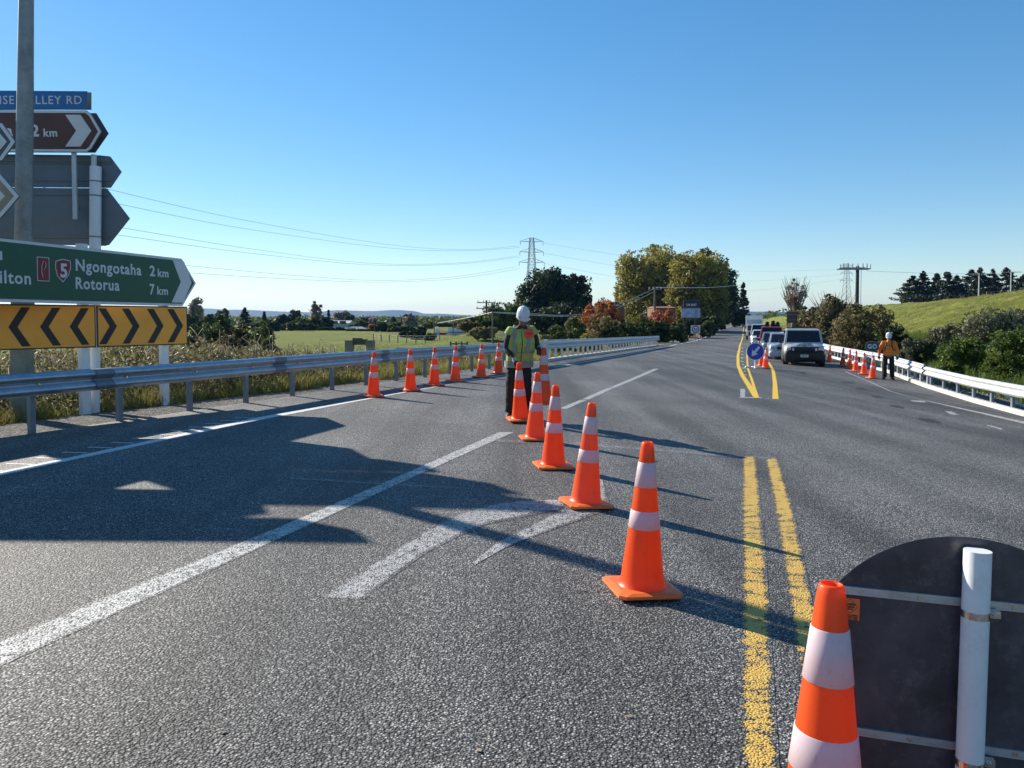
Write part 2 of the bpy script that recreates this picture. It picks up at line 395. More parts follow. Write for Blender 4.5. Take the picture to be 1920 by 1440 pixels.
def car_paint(name, c): return plain(name, c, .28, .15, .06, 2, coat=.6)
# ---------------------------------------------------------------- ground sheet
def np_mesh(name, V, F, mats, smooth=True, attrs=None, uv=None):
    me = bpy.data.meshes.new(name); V = np.asarray(V, np.float32); F = np.asarray(F, np.int32); k = F.shape[1]
    me.vertices.add(len(V)); me.vertices.foreach_set('co', V.ravel())
    me.loops.add(F.size); me.loops.foreach_set('vertex_index', F.ravel())
    me.polygons.add(len(F)); me.polygons.foreach_set('loop_start', np.arange(0, F.size, k, dtype=np.int32))
    me.polygons.foreach_set('loop_total', np.full(len(F), k, np.int32))
    me.polygons.foreach_set('use_smooth', np.full(len(F), smooth))
    for m in (mats if isinstance(mats, (list, tuple)) else [mats]): me.materials.append(m)
    me.update(calc_edges=True)
    for an, (dom, arr) in (attrs or {}).items():
        if arr.ndim == 1: a = me.attributes.new(an, 'FLOAT', dom); a.data.foreach_set('value', arr.astype(np.float32))
        else: a = me.attributes.new(an, 'FLOAT_COLOR', dom); a.data.foreach_set('color', arr.astype(np.float32).ravel())
    if uv is not None:
        l = me.uv_layers.new(name='UVMap'); l.data.foreach_set('uv', np.asarray(uv, np.float32).ravel())
    me.validate(); return me
def link(name, me, parent=None):
    o = bpy.data.objects.new(name, me); C.objects.link(o)
    if parent: o.parent = parent; KIDS.setdefault(parent.name, []).append(o)
    return o
ys = list(np.arange(-20, 70, .75)) + list(np.arange(70, 350, 3.0))
y = 350.0
while y < 9400: ys.append(y); y *= 1.09
ys.append(9400)
def outs():
    o = [0]; d = 0; s = .3
    while d < 60: d += s; o.append(d); s = min(s * 1.05, 1.6)
    while d < 6500: d *= 1.10; o.append(d)
    return o
OFF = outs(); NU = 8
def ground_sheet():
    V = []; COL = []; ncol = len(OFF) * 2 + NU
    for yy in ys:
        L, Rr = float(xl(yy)), float(xr(yy))
        xs = [L - d for d in reversed(OFF)] + [L + .35 + (Rr - L - .7) * i / (NU - 1) for i in range(NU)] + [Rr + d for d in OFF]
        zs = ground_z(xs, yy)
        for i, (x, z) in enumerate(zip(xs, zs)):
            inside = len(OFF) <= i < len(OFF) + NU
            V.append((x, yy, z - (.12 if inside and yy < 330 else 0)))
            dl, dr = L - x, x - Rr
            n = random.random()
            # r: gravel, g: dry grass, b: lush (the rest is pasture)
            g = max(0, 1 - max(dl, dr, 0) / (1.9 * float(VD(yy)) if dl > 0 else 3.2)) if yy < 330 else 0
            dry = 1.0 if 1 < dl < 5 else 0
            clay = 1.0 if (1.0 < dr < 5.5) else 0
            V_ = (g, dry, clay, 1)
            COL.append(V_)
    nr = len(ys); F = []
    for j in range(nr - 1):
        for i in range(ncol - 1):
            a = j * ncol + i; F.append((a, a + 1, a + ncol + 1, a + ncol))
    return V, F, np.array(COL)
def ground_material():
    m, t, p = nt('pasture_ground'); g = N(t, 'ShaderNodeNewGeometry')
    a = N(t, 'ShaderNodeAttribute', attribute_name='zone'); s = N(t, 'ShaderNodeSeparateColor'); Lk(t, a.outputs['Color'], s.inputs[0])
    n1 = N(t, 'ShaderNodeTexNoise', Scale=.09, Detail=6.0, Roughness=.65); Lk(t, g.outputs['Position'], n1.inputs['Vector'])
    mp = N(t, 'ShaderNodeMapping'); mp.inputs['Scale'].default_value = (.35, 1.0, 1.6); Lk(t, g.outputs['Position'], mp.inputs['Vector'])
    n2 = N(t, 'ShaderNodeTexNoise', Scale=.6, Detail=9.0, Roughness=.78); Lk(t, mp.outputs[0], n2.inputs['Vector'])
    n3 = N(t, 'ShaderNodeTexNoise', Scale=9.0, Detail=6.0, Roughness=.8); Lk(t, g.outputs['Position'], n3.inputs['Vector'])
    past = ramp(t, n2.outputs[0], [(.34, (.07, .08, .018)), (.46, (.14, .16, .03)), (.56, (.22, .235, .045)), (.68, (.35, .32, .11))])
    past2 = ramp(t, n2.outputs[0], [(.36, (.08, .10, .02)), (.5, (.18, .21, .042)), (.66, (.33, .32, .10))])
    past = mixc(t, ramp(t, n1.outputs[0], [(.4, 0), (.62, 1)]), past, past2)
    dry = ramp(t, n3.outputs[0], [(.3, (.10, .075, .035)), (.55, (.26, .20, .10)), (.8, (.42, .34, .19))])
    clay = ramp(t, n3.outputs[0], [(.3, (.08, .06, .035)), (.55, (.19, .14, .085)), (.8, (.30, .24, .15))])
    c = mixc(t, s.outputs[1], past, dry); c = mixc(t, s.outputs[2], c, clay)
    v = N(t, 'ShaderNodeTexVoronoi', Scale=38.0); Lk(t, g.outputs['Position'], v.inputs['Vector'])
    sv = N(t, 'ShaderNodeSeparateColor'); Lk(t, v.outputs['Color'], sv.inputs[0])
    grav = ramp(t, sv.outputs[0], [(0, (.10, .098, .09)), (.5, (.23, .22, .20)), (1, (.42, .40, .36))])
    gm = ramp(t, mth(t, 'ADD', s.outputs[0], mth(t, 'MULTIPLY_ADD', n3.outputs[0], .7, -.35)), [(.42, 0), (.55, 1)])
    c = mixc(t, gm, c, grav)
    Lk(t, c, p.inputs['Base Color']); p.inputs['Roughness'].default_value = .95; p.inputs['Specular IOR Level'].default_value = .1
    b1 = bump(t, p, n2.outputs[0], .9, .6)
    h = mth(t, 'SUBTRACT', n3.outputs[0], mth(t, 'MULTIPLY', v.outputs['Distance'], 1.0))
    bump(t, p, h, .7, .05, b1)
    return m
V, F, COL = ground_sheet()
g_o = link('ground', np_mesh('ground', V, F, ground_material(), True, {'zone': ('POINT', COL)})); tag(g_o, kind='structure')

def road_sheet():
    V = []; F = []; nc = 70
    yy_ = [v for v in ys if v <= 330]
    for yy in yy_:
        L, Rr = float(xl(yy)) - .35, float(xr(yy)) + .05
        for i in range(nc + 1):
            x = L + (Rr - L) * i / nc
            V.append((x, yy, float(road_z(x, yy)) + (.012 if 0 < i else -.02)))
    for j in range(len(yy_) - 1):
        for i in range(nc):
            a = j * (nc + 1) + i; F.append((a, a + 1, a + nc + 2, a + nc + 1))
    return V, F
V, F = road_sheet()
tag(link('road', np_mesh('road', V, F, M['asphalt'])), kind='structure')

# road markings: strips given as pairs of photograph pixels (left edge, right edge)
LAYER = [0]
def strip_world(name, pairs, mat, step=.25, lift=.0138):
    """pairs of ground points; resampled, draped on the road"""
    V = []; UV = []; F = []; u = 0; prev = None; rows = []
    for k in range(len(pairs) - 1):
        a0, b0 = pairs[k]; a1, b1 = pairs[k + 1]
        L = ((a1 - a0).length + (b1 - b0).length) / 2; n = max(1, int(L / step))
        for i in range(n + (1 if k == len(pairs) - 2 else 0)):
            f = i / n; rows.append((a0.lerp(a1, f), b0.lerp(b1, f)))
    NC = 4
    for a, b in rows:
        mid = (a + b) / 2
        if prev is not None: u += (mid - prev).length
        prev = mid
        for i in range(NC + 1):
            q = a.lerp(b, i / NC); V.append((q.x, q.y, float(road_z(q.x, q.y)) + lift)); UV.append((i / NC, u))
    for j in range(len(rows) - 1):
        for i in range(NC):
            c = j * (NC + 1) + i; F.append((c, c + 1, c + NC + 2, c + NC + 1))
    UV = np.array(UV); F = np.array(F)
    return V, F, UV
def add_marking(name, parts, mat):
    Vs = []; Fs = []; UVs = []; o = 0
    for V, F, UV in parts:
        Vs += V; Fs.append(F + o); UVs.append(UV); o += len(V)
    F = np.concatenate(Fs); UV = np.concatenate(UVs)
    return tag(link(name, np_mesh(name, Vs, F, mat, True, None, UV[F.ravel()])), kind='structure')
def spx(prs, step=.25, lift=.0138):
    return strip_world('', [(gp(*a), gp(*b)) for a, b in prs], None, step, lift)
def spoly(pts, lift=.017):
    """filled polygon, fan from its first edge midpoint with soft border UV"""
    P = [gp(*q) for q in pts]; c = sum(P, Vector()) / len(P)
    V = [c] + P; V = [(v.x, v.y, float(road_z(v.x, v.y)) + lift) for v in V]
    F = np.array([(0, i + 1, (i + 1) % len(P) + 1) for i in range(len(P))])
    return V, np.array([(a, b, c2, c2) for a, b, c2 in F]), np.array([(.5, 0)] + [(.12, 0)] * len(P))
add_marking('lane_line', [
    spx([((-160, 1272), (-160, 1330)), ((0, 1205), (0, 1255)), ((549, 979), (593, 983)), ((746, 895), (775, 898)), ((933, 812), (966, 812))]),
    spx([((1048, 767), (1064, 768)), ((1086, 751), (1103, 751))], .15), spx([((1089, 750), (1106, 750)), ((1136, 729), (1151, 729))], .15), spx([((1140, 728), (1154, 728)), ((1224, 692), (1237, 692))], .2)], M['white_paint'])
def seg_quad(pts, lift=.017, step=.2):
    a, b, c_, d = pts
    return spx([(a, b), (d, c_)], step, lift)
add_marking('turn_arrow_marking', [
    spx([((597, 1124), (684, 1128)), ((682, 1069), (746, 1079)), ((746, 1029), (800, 1040)), ((803, 993), (858, 1010)), ((859, 965), (915, 985)), ((903, 949), (985, 972)), ((964, 940), (1030, 962)), ((1052, 936), (1062, 962))], .12),
    spx([((883, 1060), (893, 1062)), ((930, 1020), (950, 1030)), ((984, 993), (1010, 1006)), ((1040, 962), (1082, 980)), ((1090, 925), (1146, 957)), ((1122, 900), (1131, 902))], .12, .0142)], M['arrow_paint'])
add_marking('holding_line', [spx([((930, 824), (930, 832)), ((1060, 829), (1060, 837)), ((1240, 842), (1240, 850)), ((1395, 855), (1395, 862))]),
                             spx([((1396, 855), (1396, 860)), ((1455, 858), (1455, 864))]),
                             spx([((540, 896), (540, 901)), ((740, 908), (740, 914)), ((860, 915), (860, 919))])], M['faint_paint'])
add_marking('edge_line', [
    spx([((-120, 915), (-140, 922)), ((0, 886), (0, 895)), ((240, 836), (240, 843)), ((480, 784), (480, 791)), ((700, 746), (711, 746)), ((905, 709.5), (913, 709.5)), ((945, 703.8), (952, 703.8))]),
    spx([((1035, 689), (1042, 689)), ((1160, 668), (1165, 668)), ((1257, 648.6), (1260.5, 648.6)), ((1330, 626.5), (1332, 626.5)), ((1372, 610.8), (1373.2, 610.8))])], M['edge_paint'])
ticks = []
ta, tb = gp(-60, 899), gp(500, 780); tn_ = int((tb - ta).length / .36)
for i in range(tn_):
    a = ta.lerp(tb, i / tn_); b = a + Vector((-.30, .03, 0)); d = (tb - ta).normalized() * .028
    ticks.append(strip_world('', [(a - d, a + d), (b - d, b + d)], None, .2, .0142))
add_marking('edge_line_ribs', ticks, M['edge_paint'])
add_marking('right_edge_line', [spx([((1583, 697), (1586, 697)), ((1628, 716), (1632, 716)), ((1667, 734), (1671, 734)), ((1719, 748), (1723, 749)), ((1785, 762), (1788, 765)), ((1920, 791), (1920, 796)), ((2050, 822), (2050, 828))]),
    spx([((1706, 751), (1712, 754)), ((1733, 752), (1737, 756))]), spx([((1770, 771), (1785, 779)), ((1782, 772), (1800, 779.5))]), spx([((1845, 797), (1880, 808)), ((1850, 797), (1884, 806))])], M['white_paint'])
add_marking('near_yellow_line', [
    spx([((1391, 858), (1418, 858)), ((1389, 950), (1427, 950)), ((1389, 1044), (1437, 1044)), ((1389, 1237), (1449, 1237)), ((1388, 1440), (1461, 1440)), ((1388, 1600), (1470, 1600))], .2),
    spx([((1434, 862), (1459, 862)), ((1454, 971), (1491, 971)), ((1474, 1096), (1517, 1096)), ((1486, 1182), (1533, 1182)), ((1527, 1440), (1594, 1440)), ((1550, 1600), (1630, 1600))], .2)], M['yellow_old'])
add_marking('far_yellow_line', [
    spx([((1394.3, 612), (1395.3, 612)), ((1392.5, 625.5), (1394.5, 625.5)), ((1387, 645), (1389.5, 645)), ((1381, 668), (1386, 668)), ((1381, 686), (1387, 686)), ((1388, 705), (1396, 705)), ((1399, 723), (1409, 723)), ((1413, 746.5), (1424, 746.5))], .3),
    spx([((1399, 655), (1401, 655)), ((1400, 690), (1403.5, 690)), ((1407, 712), (1412, 712)), ((1417, 745), (1423, 745))], .3, .0142),
    spx([((1440, 680), (1443, 680)), ((1447, 697), (1453, 697)), ((1449, 719), (1457, 719)), ((1448, 749), (1460, 749))], .3)], M['yellow_new'])
wt = [spx([((1387, 730), (1398, 730)), ((1387, 746), (1398, 746))], .2), spx([((1386, 745), (1386, 747)), ((1428, 745.3), (1428, 747.2))], .2, .013)]
for i in range(9):
    yy = 652 + i * 6.3; xx = 1389 + (0 if i < 5 else (i - 4) * 1.6)
    wt.append(spx([((xx, yy), (xx + 5, yy)), ((xx, yy + 1.6), (xx + 5, yy + 1.6))], .2))
add_marking('centre_ticks', wt, M['white_paint'])
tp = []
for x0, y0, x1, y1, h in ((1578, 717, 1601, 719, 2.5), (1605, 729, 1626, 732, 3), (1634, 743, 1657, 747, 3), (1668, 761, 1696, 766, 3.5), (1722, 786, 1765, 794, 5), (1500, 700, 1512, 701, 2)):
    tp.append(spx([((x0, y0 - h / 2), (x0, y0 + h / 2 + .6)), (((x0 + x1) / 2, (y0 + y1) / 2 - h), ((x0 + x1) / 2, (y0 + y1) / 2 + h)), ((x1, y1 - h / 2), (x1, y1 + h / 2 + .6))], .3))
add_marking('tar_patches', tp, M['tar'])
add_marking('blue_paint_stain', [spx([((1595, 776), (1590, 790)), ((1635, 778), (1650, 797))], .4)], M['blue_stain'])

# right kerb
def kerb(name, pts, h=.14, w=.28):
    V = []; F = []; P = []
    for k in range(len(pts) - 1):
        a = Vector((*pts[k], 0)); b = Vector((*pts[k + 1], 0)); n = max(1, int((b - a).length / 1.2))
        for i in range(n + (k == len(pts) - 2)): P.append(a.lerp(b, i / n))
    for i, q in enumerate(P):
        d = (P[min(i + 1, len(P) - 1)] - P[max(i - 1, 0)]).normalized(); s = Vector((d.y, -d.x, 0)); z = float(road_z(q.x, q.y))
        for off, dz in ((0, -.1), (0.02, h - .02), (.045, h), (w, h), (w + .02, -.25)):
            v = q + s * off; V.append((v.x, v.y, z + dz))
    for i in range(len(P) - 1):
        for j in range(4): a = i * 5 + j; F.append((a, a + 1, a + 6, a + 5))
    return tag(link(name, np_mesh(name, V, F, M['kerb_white'], False)), kind='structure')
kerb('kerb', [(float(xr(v)), v) for v in (8, 18.5, 27, 34.5, 50)], .12, .17)
kerb('bridge_kerb', [(float(xl(v)) + .1, v) for v in (64, 50, 40, 30.5)], .12, .3)
# ---------------------------------------------------------------- traffic cones
def clip_sq(h, c, z):
    return [(h, -h + c, z), (h, h - c, z), (h - c, h, z), (-h + c, h, z), (-h, h - c, z), (-h, -h + c, z), (-h + c, -h, z), (h - c, -h, z)]
def cone_r(z): return .132 - (z - .045) * (.132 - .037) / .84
def make_cone():
    t = empty('traffic_cone')
    b = MB(); V = []
    lay = [clip_sq(.195, .03, .008), clip_sq(.20, .035, .014), clip_sq(.197, .035, .028), clip_sq(.165, .045, .038)]
    V = [p for l in lay for p in l]
    F = [(i * 8 + j, i * 8 + (j + 1) % 8, (i + 1) * 8 + (j + 1) % 8, (i + 1) * 8 + j) for i in range(3) for j in range(8)]
    F += [tuple(range(7, -1, -1)), tuple(range(24, 32))]
    b.add(V, F)
    for sx in (-1, 1):
        for sy in (-1, 0, 1): b.box((sx * .16, sy * .15, .004), (.04, .03, .01))
    b.build('base', M['cone_base'], t)
    prof = [(.150, .036), (.139, .046), (cone_r(.08), .08)] + [(cone_r(z), z) for z in (.2, .4, .6, .8, .87)] + [(.034, .893), (.029, .900), (.025, .896), (.028, .86), (.05, .7)]
    MB().lathe(prof, 40).build('cone_body', M['cone'], t)
    for z0, z1 in ((.383, .490), (.630, .778)):
        MB().lathe([(cone_r(z0) + .0005, z0), (cone_r(z0) + .0028, z0 + .002), (cone_r(z1) + .0028, z1 - .002), (cone_r(z1) + .0005, z1)], 40).build('reflective_band', M['band'], t)
    return t
CONE0 = make_cone(); FIRST = [True]
def surf_rot(p):
    """tilt to the local road surface"""
    dx = (gz(p.x + .2, p.y) - gz(p.x - .2, p.y)) / .4; dy = (gz(p.x, p.y + .3) - gz(p.x, p.y - .3)) / .6
    n = Vector((-dx, -dy, 1)).normalized(); return Vector((0, 0, 1)).rotation_difference(n)
def place_cone(p, label, group, rz=0, lift=.018, tilt=(0, 0), sc=1.0):
    o = CONE0 if FIRST[0] else copy_tree(CONE0); FIRST[0] = False
    q = surf_rot(p).to_euler()
    o.location = p + Vector((0, 0, lift)); o.rotation_euler = (q.x + tilt[0] + R(random.uniform(-1, 1)), q.y + tilt[1] + R(random.uniform(-1, 1)), rz); o.scale = (sc, sc, sc)
    return tag(o, label, 'traffic cone', group)
G1 = 'traffic cones curving along the lane line in front'
cone_near = place_cone(Vector((.866, 2.12, 0.0)), 'orange traffic cone nearest the camera, cut by the lower edge, beside the dark disc sign', G1, .3)
cone_near.location.z = float(road_z(.866, 2.12)) + .02
place_cone(gp(1203, 1112), 'orange traffic cone with white bands standing alone left of the old yellow lines', G1, .18)
place_cone(gp(1098, 950), 'orange traffic cone standing on the tip of the worn white turn arrow', G1, .28)
place_cone(gp(1037, 878), 'orange traffic cone in front of the thin white cross line, third from the dark sign', G1, .2)
place_cone(gp(1003, 826), 'orange traffic cone overlapping the one in the worker\'s left hand', G1, .15)
c5 = place_cone(gp(973, 787), 'orange traffic cone gripped by the worker\'s lower right hand in front of his leg', G1, .1, .02)
G2 = 'traffic cones in a line along the left edge line'
for i, (x, y, lb) in enumerate([(700, 745, 'first and nearest cone of the row beside the left guardrail'), (769.5, 734, 'second from the left in the row beside the guardrail'),
        (814, 724, 'third from the left in the row beside the guardrail'), (853.8, 716.5, 'fourth from the left in the row beside the guardrail'),
        (902, 708.5, 'fifth cone of the guardrail row, second from the green vest'), (934.5, 701.5, 'last and farthest cone of the guardrail row')]):
    place_cone(gp(x, y), 'orange traffic cone, ' + lb, G2, .3 + i * .15)
G3 = 'traffic cones in a line beside the white bridge barrier'
for i, (x, y, lb) in enumerate([(1555, 678, 'farthest cone by the white bridge barrier, beside the leading car'), (1579.6, 686.6, 'second farthest cone by the white bridge barrier, after a gap'),
        (1592.3, 692, 'third farthest of the cones by the white bridge barrier'), (1604, 697, 'third nearest of the cones by the white bridge barrier'),
        (1619.5, 702.5, 'second nearest cone by the white barrier, next to the GO cone')]):
    place_cone(gp(x, y), 'orange traffic cone, ' + lb, G3, .2 + i * .2)
cone_go = place_cone(gp(1635, 710), 'orange traffic cone carrying the pole of the GO sign', G3, .1)
place_cone(gp(1434.5, 691), 'orange traffic cone standing right beside the blue arrow sign', 'traffic cones by the blue arrow sign', .4)
place_cone(gp(1427, 687), 'orange traffic cone half hidden behind the blue arrow sign', 'traffic cones by the blue arrow sign', .2)
place_cone(gp(1313, 633), 'small distant traffic cone beside the round speed sign on the left shoulder', 'distant traffic cones')
place_cone(gp(1373.5, 609), 'tiny distant traffic cone by the dark trees at the road crest', 'distant traffic cones')
for i in range(11):
    f = i / 10; x = 1405 + 21 * f ** 1.3; yv = 622 + 33 * f ** 1.25
    place_cone(gp(x, yv), 'distant traffic cone in the tight row between the yellow lines and the queue', 'row of distant cones left of the queue', i * .3, .018, (0, 0), 1.0)

# ---------------------------------------------------------------- guardrails
WB = [(0, .310), (-.035, .292), (-.078, .262), (-.080, .222), (-.030, .178), (-.012, .160), (-.012, .150), (-.030, .132), (-.080, .088), (-.078, .048), (-.035, .018), (0, 0)]
def beam(path, top, name, mat, parent, side=1, th=.004):
    """W section swept along ground points; side = +1 when the road is to the right of the path"""
    P = []
    for k in range(len(path) - 1):
        a = Vector(path[k]); b = Vector(path[k + 1]); n = max(1, int((b - a).length / 1.5))
        for i in range(n + (k == len(path) - 2)): P.append(a.lerp(b, i / n))
    V = []; F = []; K = len(WB)
    for i, q in enumerate(P):
        d = (P[min(i + 1, len(P) - 1)] - P[max(i - 1, 0)]).normalized(); s = Vector((d.y, -d.x, 0)).normalized() * side
        z = float(road_z(q.x, q.y)) + top - .31
        for off, h in WB: v = q - s * (off); V.append((v.x, v.y, z + h))
        for off, h in WB: v = q - s * (off + th); V.append((v.x, v.y, z + h))
    for i in range(len(P) - 1):
        for j in range(K - 1):
            a = i * 2 * K + j; F.append((a, a + 1, a + 2 * K + 1, a + 2 * K)); b_ = a + K; F.append((b_, b_ + 2 * K, b_ + 2 * K + 1, b_ + 1))
        for j in (0, K - 1): a = i * 2 * K + j; F.append((a, a + 2 * K, a + 3 * K, a + K))
    o = link(name, np_mesh(name, V, F, mat, True), parent)
    return o
def rail_post(b, p, s, h, w=.075, dpt=.06):
    """C profile post; s = unit vector toward the road"""
    z0 = min(float(road_z(p.x, p.y)), gz(p.x, p.y)) - .3; z1 = float(road_z(p.x, p.y)) + h
    t = Vector((-s.y, s.x, 0)); rot = Matrix((t, s, Vector((0, 0, 1)))).transposed()
    c = p - s * .10; zc = (z0 + z1) / 2
    b.box((c.x, c.y, zc), (w, .008, z1 - z0), rot)
    for k in (-1, 1): q = c - s * (dpt / 2 + .004) + t * k * (w / 2 - .004); b.box((q.x, q.y, zc), (.008, dpt, z1 - z0 - .001), rot)
    return b
gl = thing('guardrail', 'grey steel W-beam guardrail along the left shoulder below the road signs', 'guardrail', (0, 0, 0))
pl = [(float(xl(v)), v, 0) for v in (6.2, 8.5, 10.2, 13, 15.6, 19.2, 22.8, 25.2, 29.5)]
beam(pl, .83, 'beam', M['galv'], gl)
def along(pts, step, start=0):
    out = []; acc = start
    for k in range(len(pts) - 1):
        a = Vector(pts[k]); b = Vector(pts[k + 1]); L = (b - a).length; d = (b - a) / L
        while acc < L: out.append((a + d * acc, d)); acc += step
        acc -= L
    return out
pp = along(pl, 1.40, (10.2 - 8.5) * 1.07 + 2.45 - 1.4 * 2)
for p, d in along(pl, 4.0, 1.1):
    q = p + d * .32; sgn = Vector((d.y, -d.x, 0)) * .005
    o = beam([p + sgn, q + sgn], .83, 'lap_joint', M['galv_old'], gl); o.location = (sgn.x, sgn.y, 0)
bo = MB()
for p, d in pp:
    s = Vector((d.y, -d.x, 0)).normalized()
    rail_post(MB(), p, s, .79).build('post', M['galv_old'], gl)
    z = float(road_z(p.x, p.y)) + .83 - .155; q = p + s * .018
    bo.cyl((q.x, q.y, z), (q.x + s.x * .016, q.y + s.y * .016, z), .017, n=8)
bo.build('bolts', M['clamp'], gl)
end = MB(); e0 = Vector((1.13, 29.7, 0)); z = float(road_z(1.1, 29.7))

def bridge_rail(name, label, pts, step, top, side, mat, wide=.05, endp=True, group=None):
    t = thing(name, label, 'barrier', (0, 0, 0), group=group)
    beam(pts, top, 'beam', mat, t, side)
    tr = MB(); P = [Vector(p) for p in pts]
    tr.tube([(p.x, p.y, float(road_z(p.x, p.y)) + top + .035) for p, d in along(pts, 1.5)] + [(P[-1].x, P[-1].y, float(road_z(P[-1].x, P[-1].y)) + top + .035)], .028, 8)
    tr.build('top_rail', mat, t)
    for p, d in along(pts, step):
        s = Vector((d.y, -d.x, 0)).normalized() * side; c = p - s * .10
        z0 = min(float(road_z(p.x, p.y)), gz(c.x, c.y)) - .1; z1 = float(road_z(p.x, p.y)) + top - .02
        tt = Vector((-s.y, s.x, 0)); rot = Matrix((tt, s, Vector((0, 0, 1)))).transposed()
        b = MB().box((c.x, c.y, (z0 + z1) / 2), (.10, .012, z1 - z0), rot).box((c.x - s.x * .08, c.y - s.y * .08, (z0 + z1) / 2), (.10, .012, z1 - z0), rot).box((c.x - s.x * .04, c.y - s.y * .04, (z0 + z1) / 2), (.012, .066, z1 - z0 - .002), rot)
        b.build('post', mat, t)
    if endp:
        p, d = along(pts, 1)[0]; b = MB(); z0 = float(road_z(p.x, p.y))
        rot = Matrix.Rotation(math.atan2(d.x, d.y) * -1, 3, 'Z')
        b.box((p.x, p.y, z0 + .42), (.16, .22, .94), rot); b.box((p.x + .02, p.y - .2, z0 + .42), (.05, .05, .9), rot)
        bevel(b.build('end_post', mat, t), .01)
    return t
bl = [(float(xl(v)) + .05, v, 0) for v in (30.2, 40, 52, 64)]
bridge_rail('bridge_barrier', 'pale steel bridge barrier with close-set posts beyond the worker in the green vest', bl, 1.05, .80, 1, M['galv_white'])
br = [(float(xr(v)) + .06, v, 0) for v in (27.2, 34.5, 50)] + [(float(xr(70)) + .06, 70, 0)]
bridge_rail('bridge_barrier', 'white steel bridge barrier on the right behind the cones and the worker in orange', br, 1.15, .74, -1, M['galv_white'], .05, False)
gr = thing('guardrail', 'white W-beam guardrail on the right between the barrier joint and the picture edge', 'guardrail', (0, 0, 0))
rr_ = [(float(xr(v)) + .05, v, 0) for v in (13, 18.5, 22, 26.9)]
beam(rr_, .74, 'beam', M['galv_white'], gr, -1)
for p, d in along(rr_, 1.5, .6):
    s = Vector((-d.y, d.x, 0)).normalized(); rail_post(MB(), p, s, .70, .12).build('post', M['galv_old'], gr)
pA, pB = Vector(rr_[3]), Vector(rr_[2]); b = MB()
b.bar((13.75, 22.2, gz(13.8, 22.2) + .5), (14.3, 21.2, gz(14.3, 21.2) - .05), .05).build('brace', M['galv_white'], gr)

# ---------------------------------------------------------------- text and flat sign helpers
def text_obj(body, parent, mat, x, z, y=-.012, w=None, h=None, align='LEFT', name='lettering', bold=.012, rot=None):
    """lettering in the local x-z plane of parent, facing -y; x,z = baseline start; h = capital height"""
    cu = bpy.data.curves.new(name, 'FONT'); cu.body = body; cu.size = 1; cu.extrude = .001; cu.offset = bold; cu.resolution_u = 3; cu.space_character = 1.12
    o = bpy.data.objects.new(name, cu); C.objects.link(o)
    dg = bpy.context.evaluated_depsgraph_get(); me = bpy.data.meshes.new_from_object(o.evaluated_get(dg)); bpy.data.objects.remove(o)
    co = np.empty(len(me.vertices) * 3); me.vertices.foreach_get('co', co); co = co.reshape(-1, 3)
    mx = co[:, 0].max(); mn = co[:, 0].min(); H = .729
    sz = (h or .1) / H; sx = (w / (mx - mn)) if w else sz
    co2 = np.zeros_like(co); co2[:, 0] = (co[:, 0] - mn) * sx; co2[:, 2] = co[:, 1] * sz; co2[:, 1] = -co[:, 2]
    W = (mx - mn) * sx
    co2[:, 0] += {'LEFT': 0, 'RIGHT': -W, 'CENTER': -W / 2}[align]
    me.vertices.foreach_set('co', co2.ravel()); me.materials.clear(); me.materials.append(mat); me.update(); me.name = name
    n = bpy.data.objects.new(name, me); C.objects.link(n); n.parent = parent; n.location = (x, y, z)
    if rot: n.rotation_euler = rot
    return n
class Plane:
    """upright plane through two ground-plan points; local x along it, local -y toward the viewer"""
    def __init__(s, p0, p1, z0):
        s.o = Vector((p0[0], p0[1], z0)); d = Vector((p1[0] - p0[0], p1[1] - p0[1], 0)).normalized(); s.u = d; s.rz = math.atan2(d.y, d.x); s.n = Vector((d.y, -d.x, 0))
    def px(s, x, y):
        r = ray(x, y); t = (s.o - CP).dot(s.n) / r.dot(s.n); p = CP + r * t; q = p - s.o
        return (q.dot(s.u), q.z)
    def w(s, x, z=0, off=0): p = s.o + s.u * x + Vector((0, 0, z)) + s.n * off; return p
def outline(b, poly, y0, y1, mi=0): return b.prism(poly, y0, y1, mi)
def inset(poly, d):
    """inset of a convex polygon, any winding"""
    n = len(poly); A = sum(poly[i][0] * poly[(i + 1) % n][1] - poly[(i + 1) % n][0] * poly[i][1] for i in range(n)); sg = 1 if A > 0 else -1; out = []
    for i in range(n):
        p0, p1, p2 = Vector(poly[i - 1]), Vector(poly[i]), Vector(poly[(i + 1) % n])
        a = (p1 - p0).normalized(); b_ = (p2 - p1).normalized(); na = Vector((-a.y, a.x)) * sg; nb = Vector((-b_.y, b_.x)) * sg
        m = (na + nb); m = m / max(.3, m.length_squared) * 2; out.append(tuple(p1 + m * d))
    return out

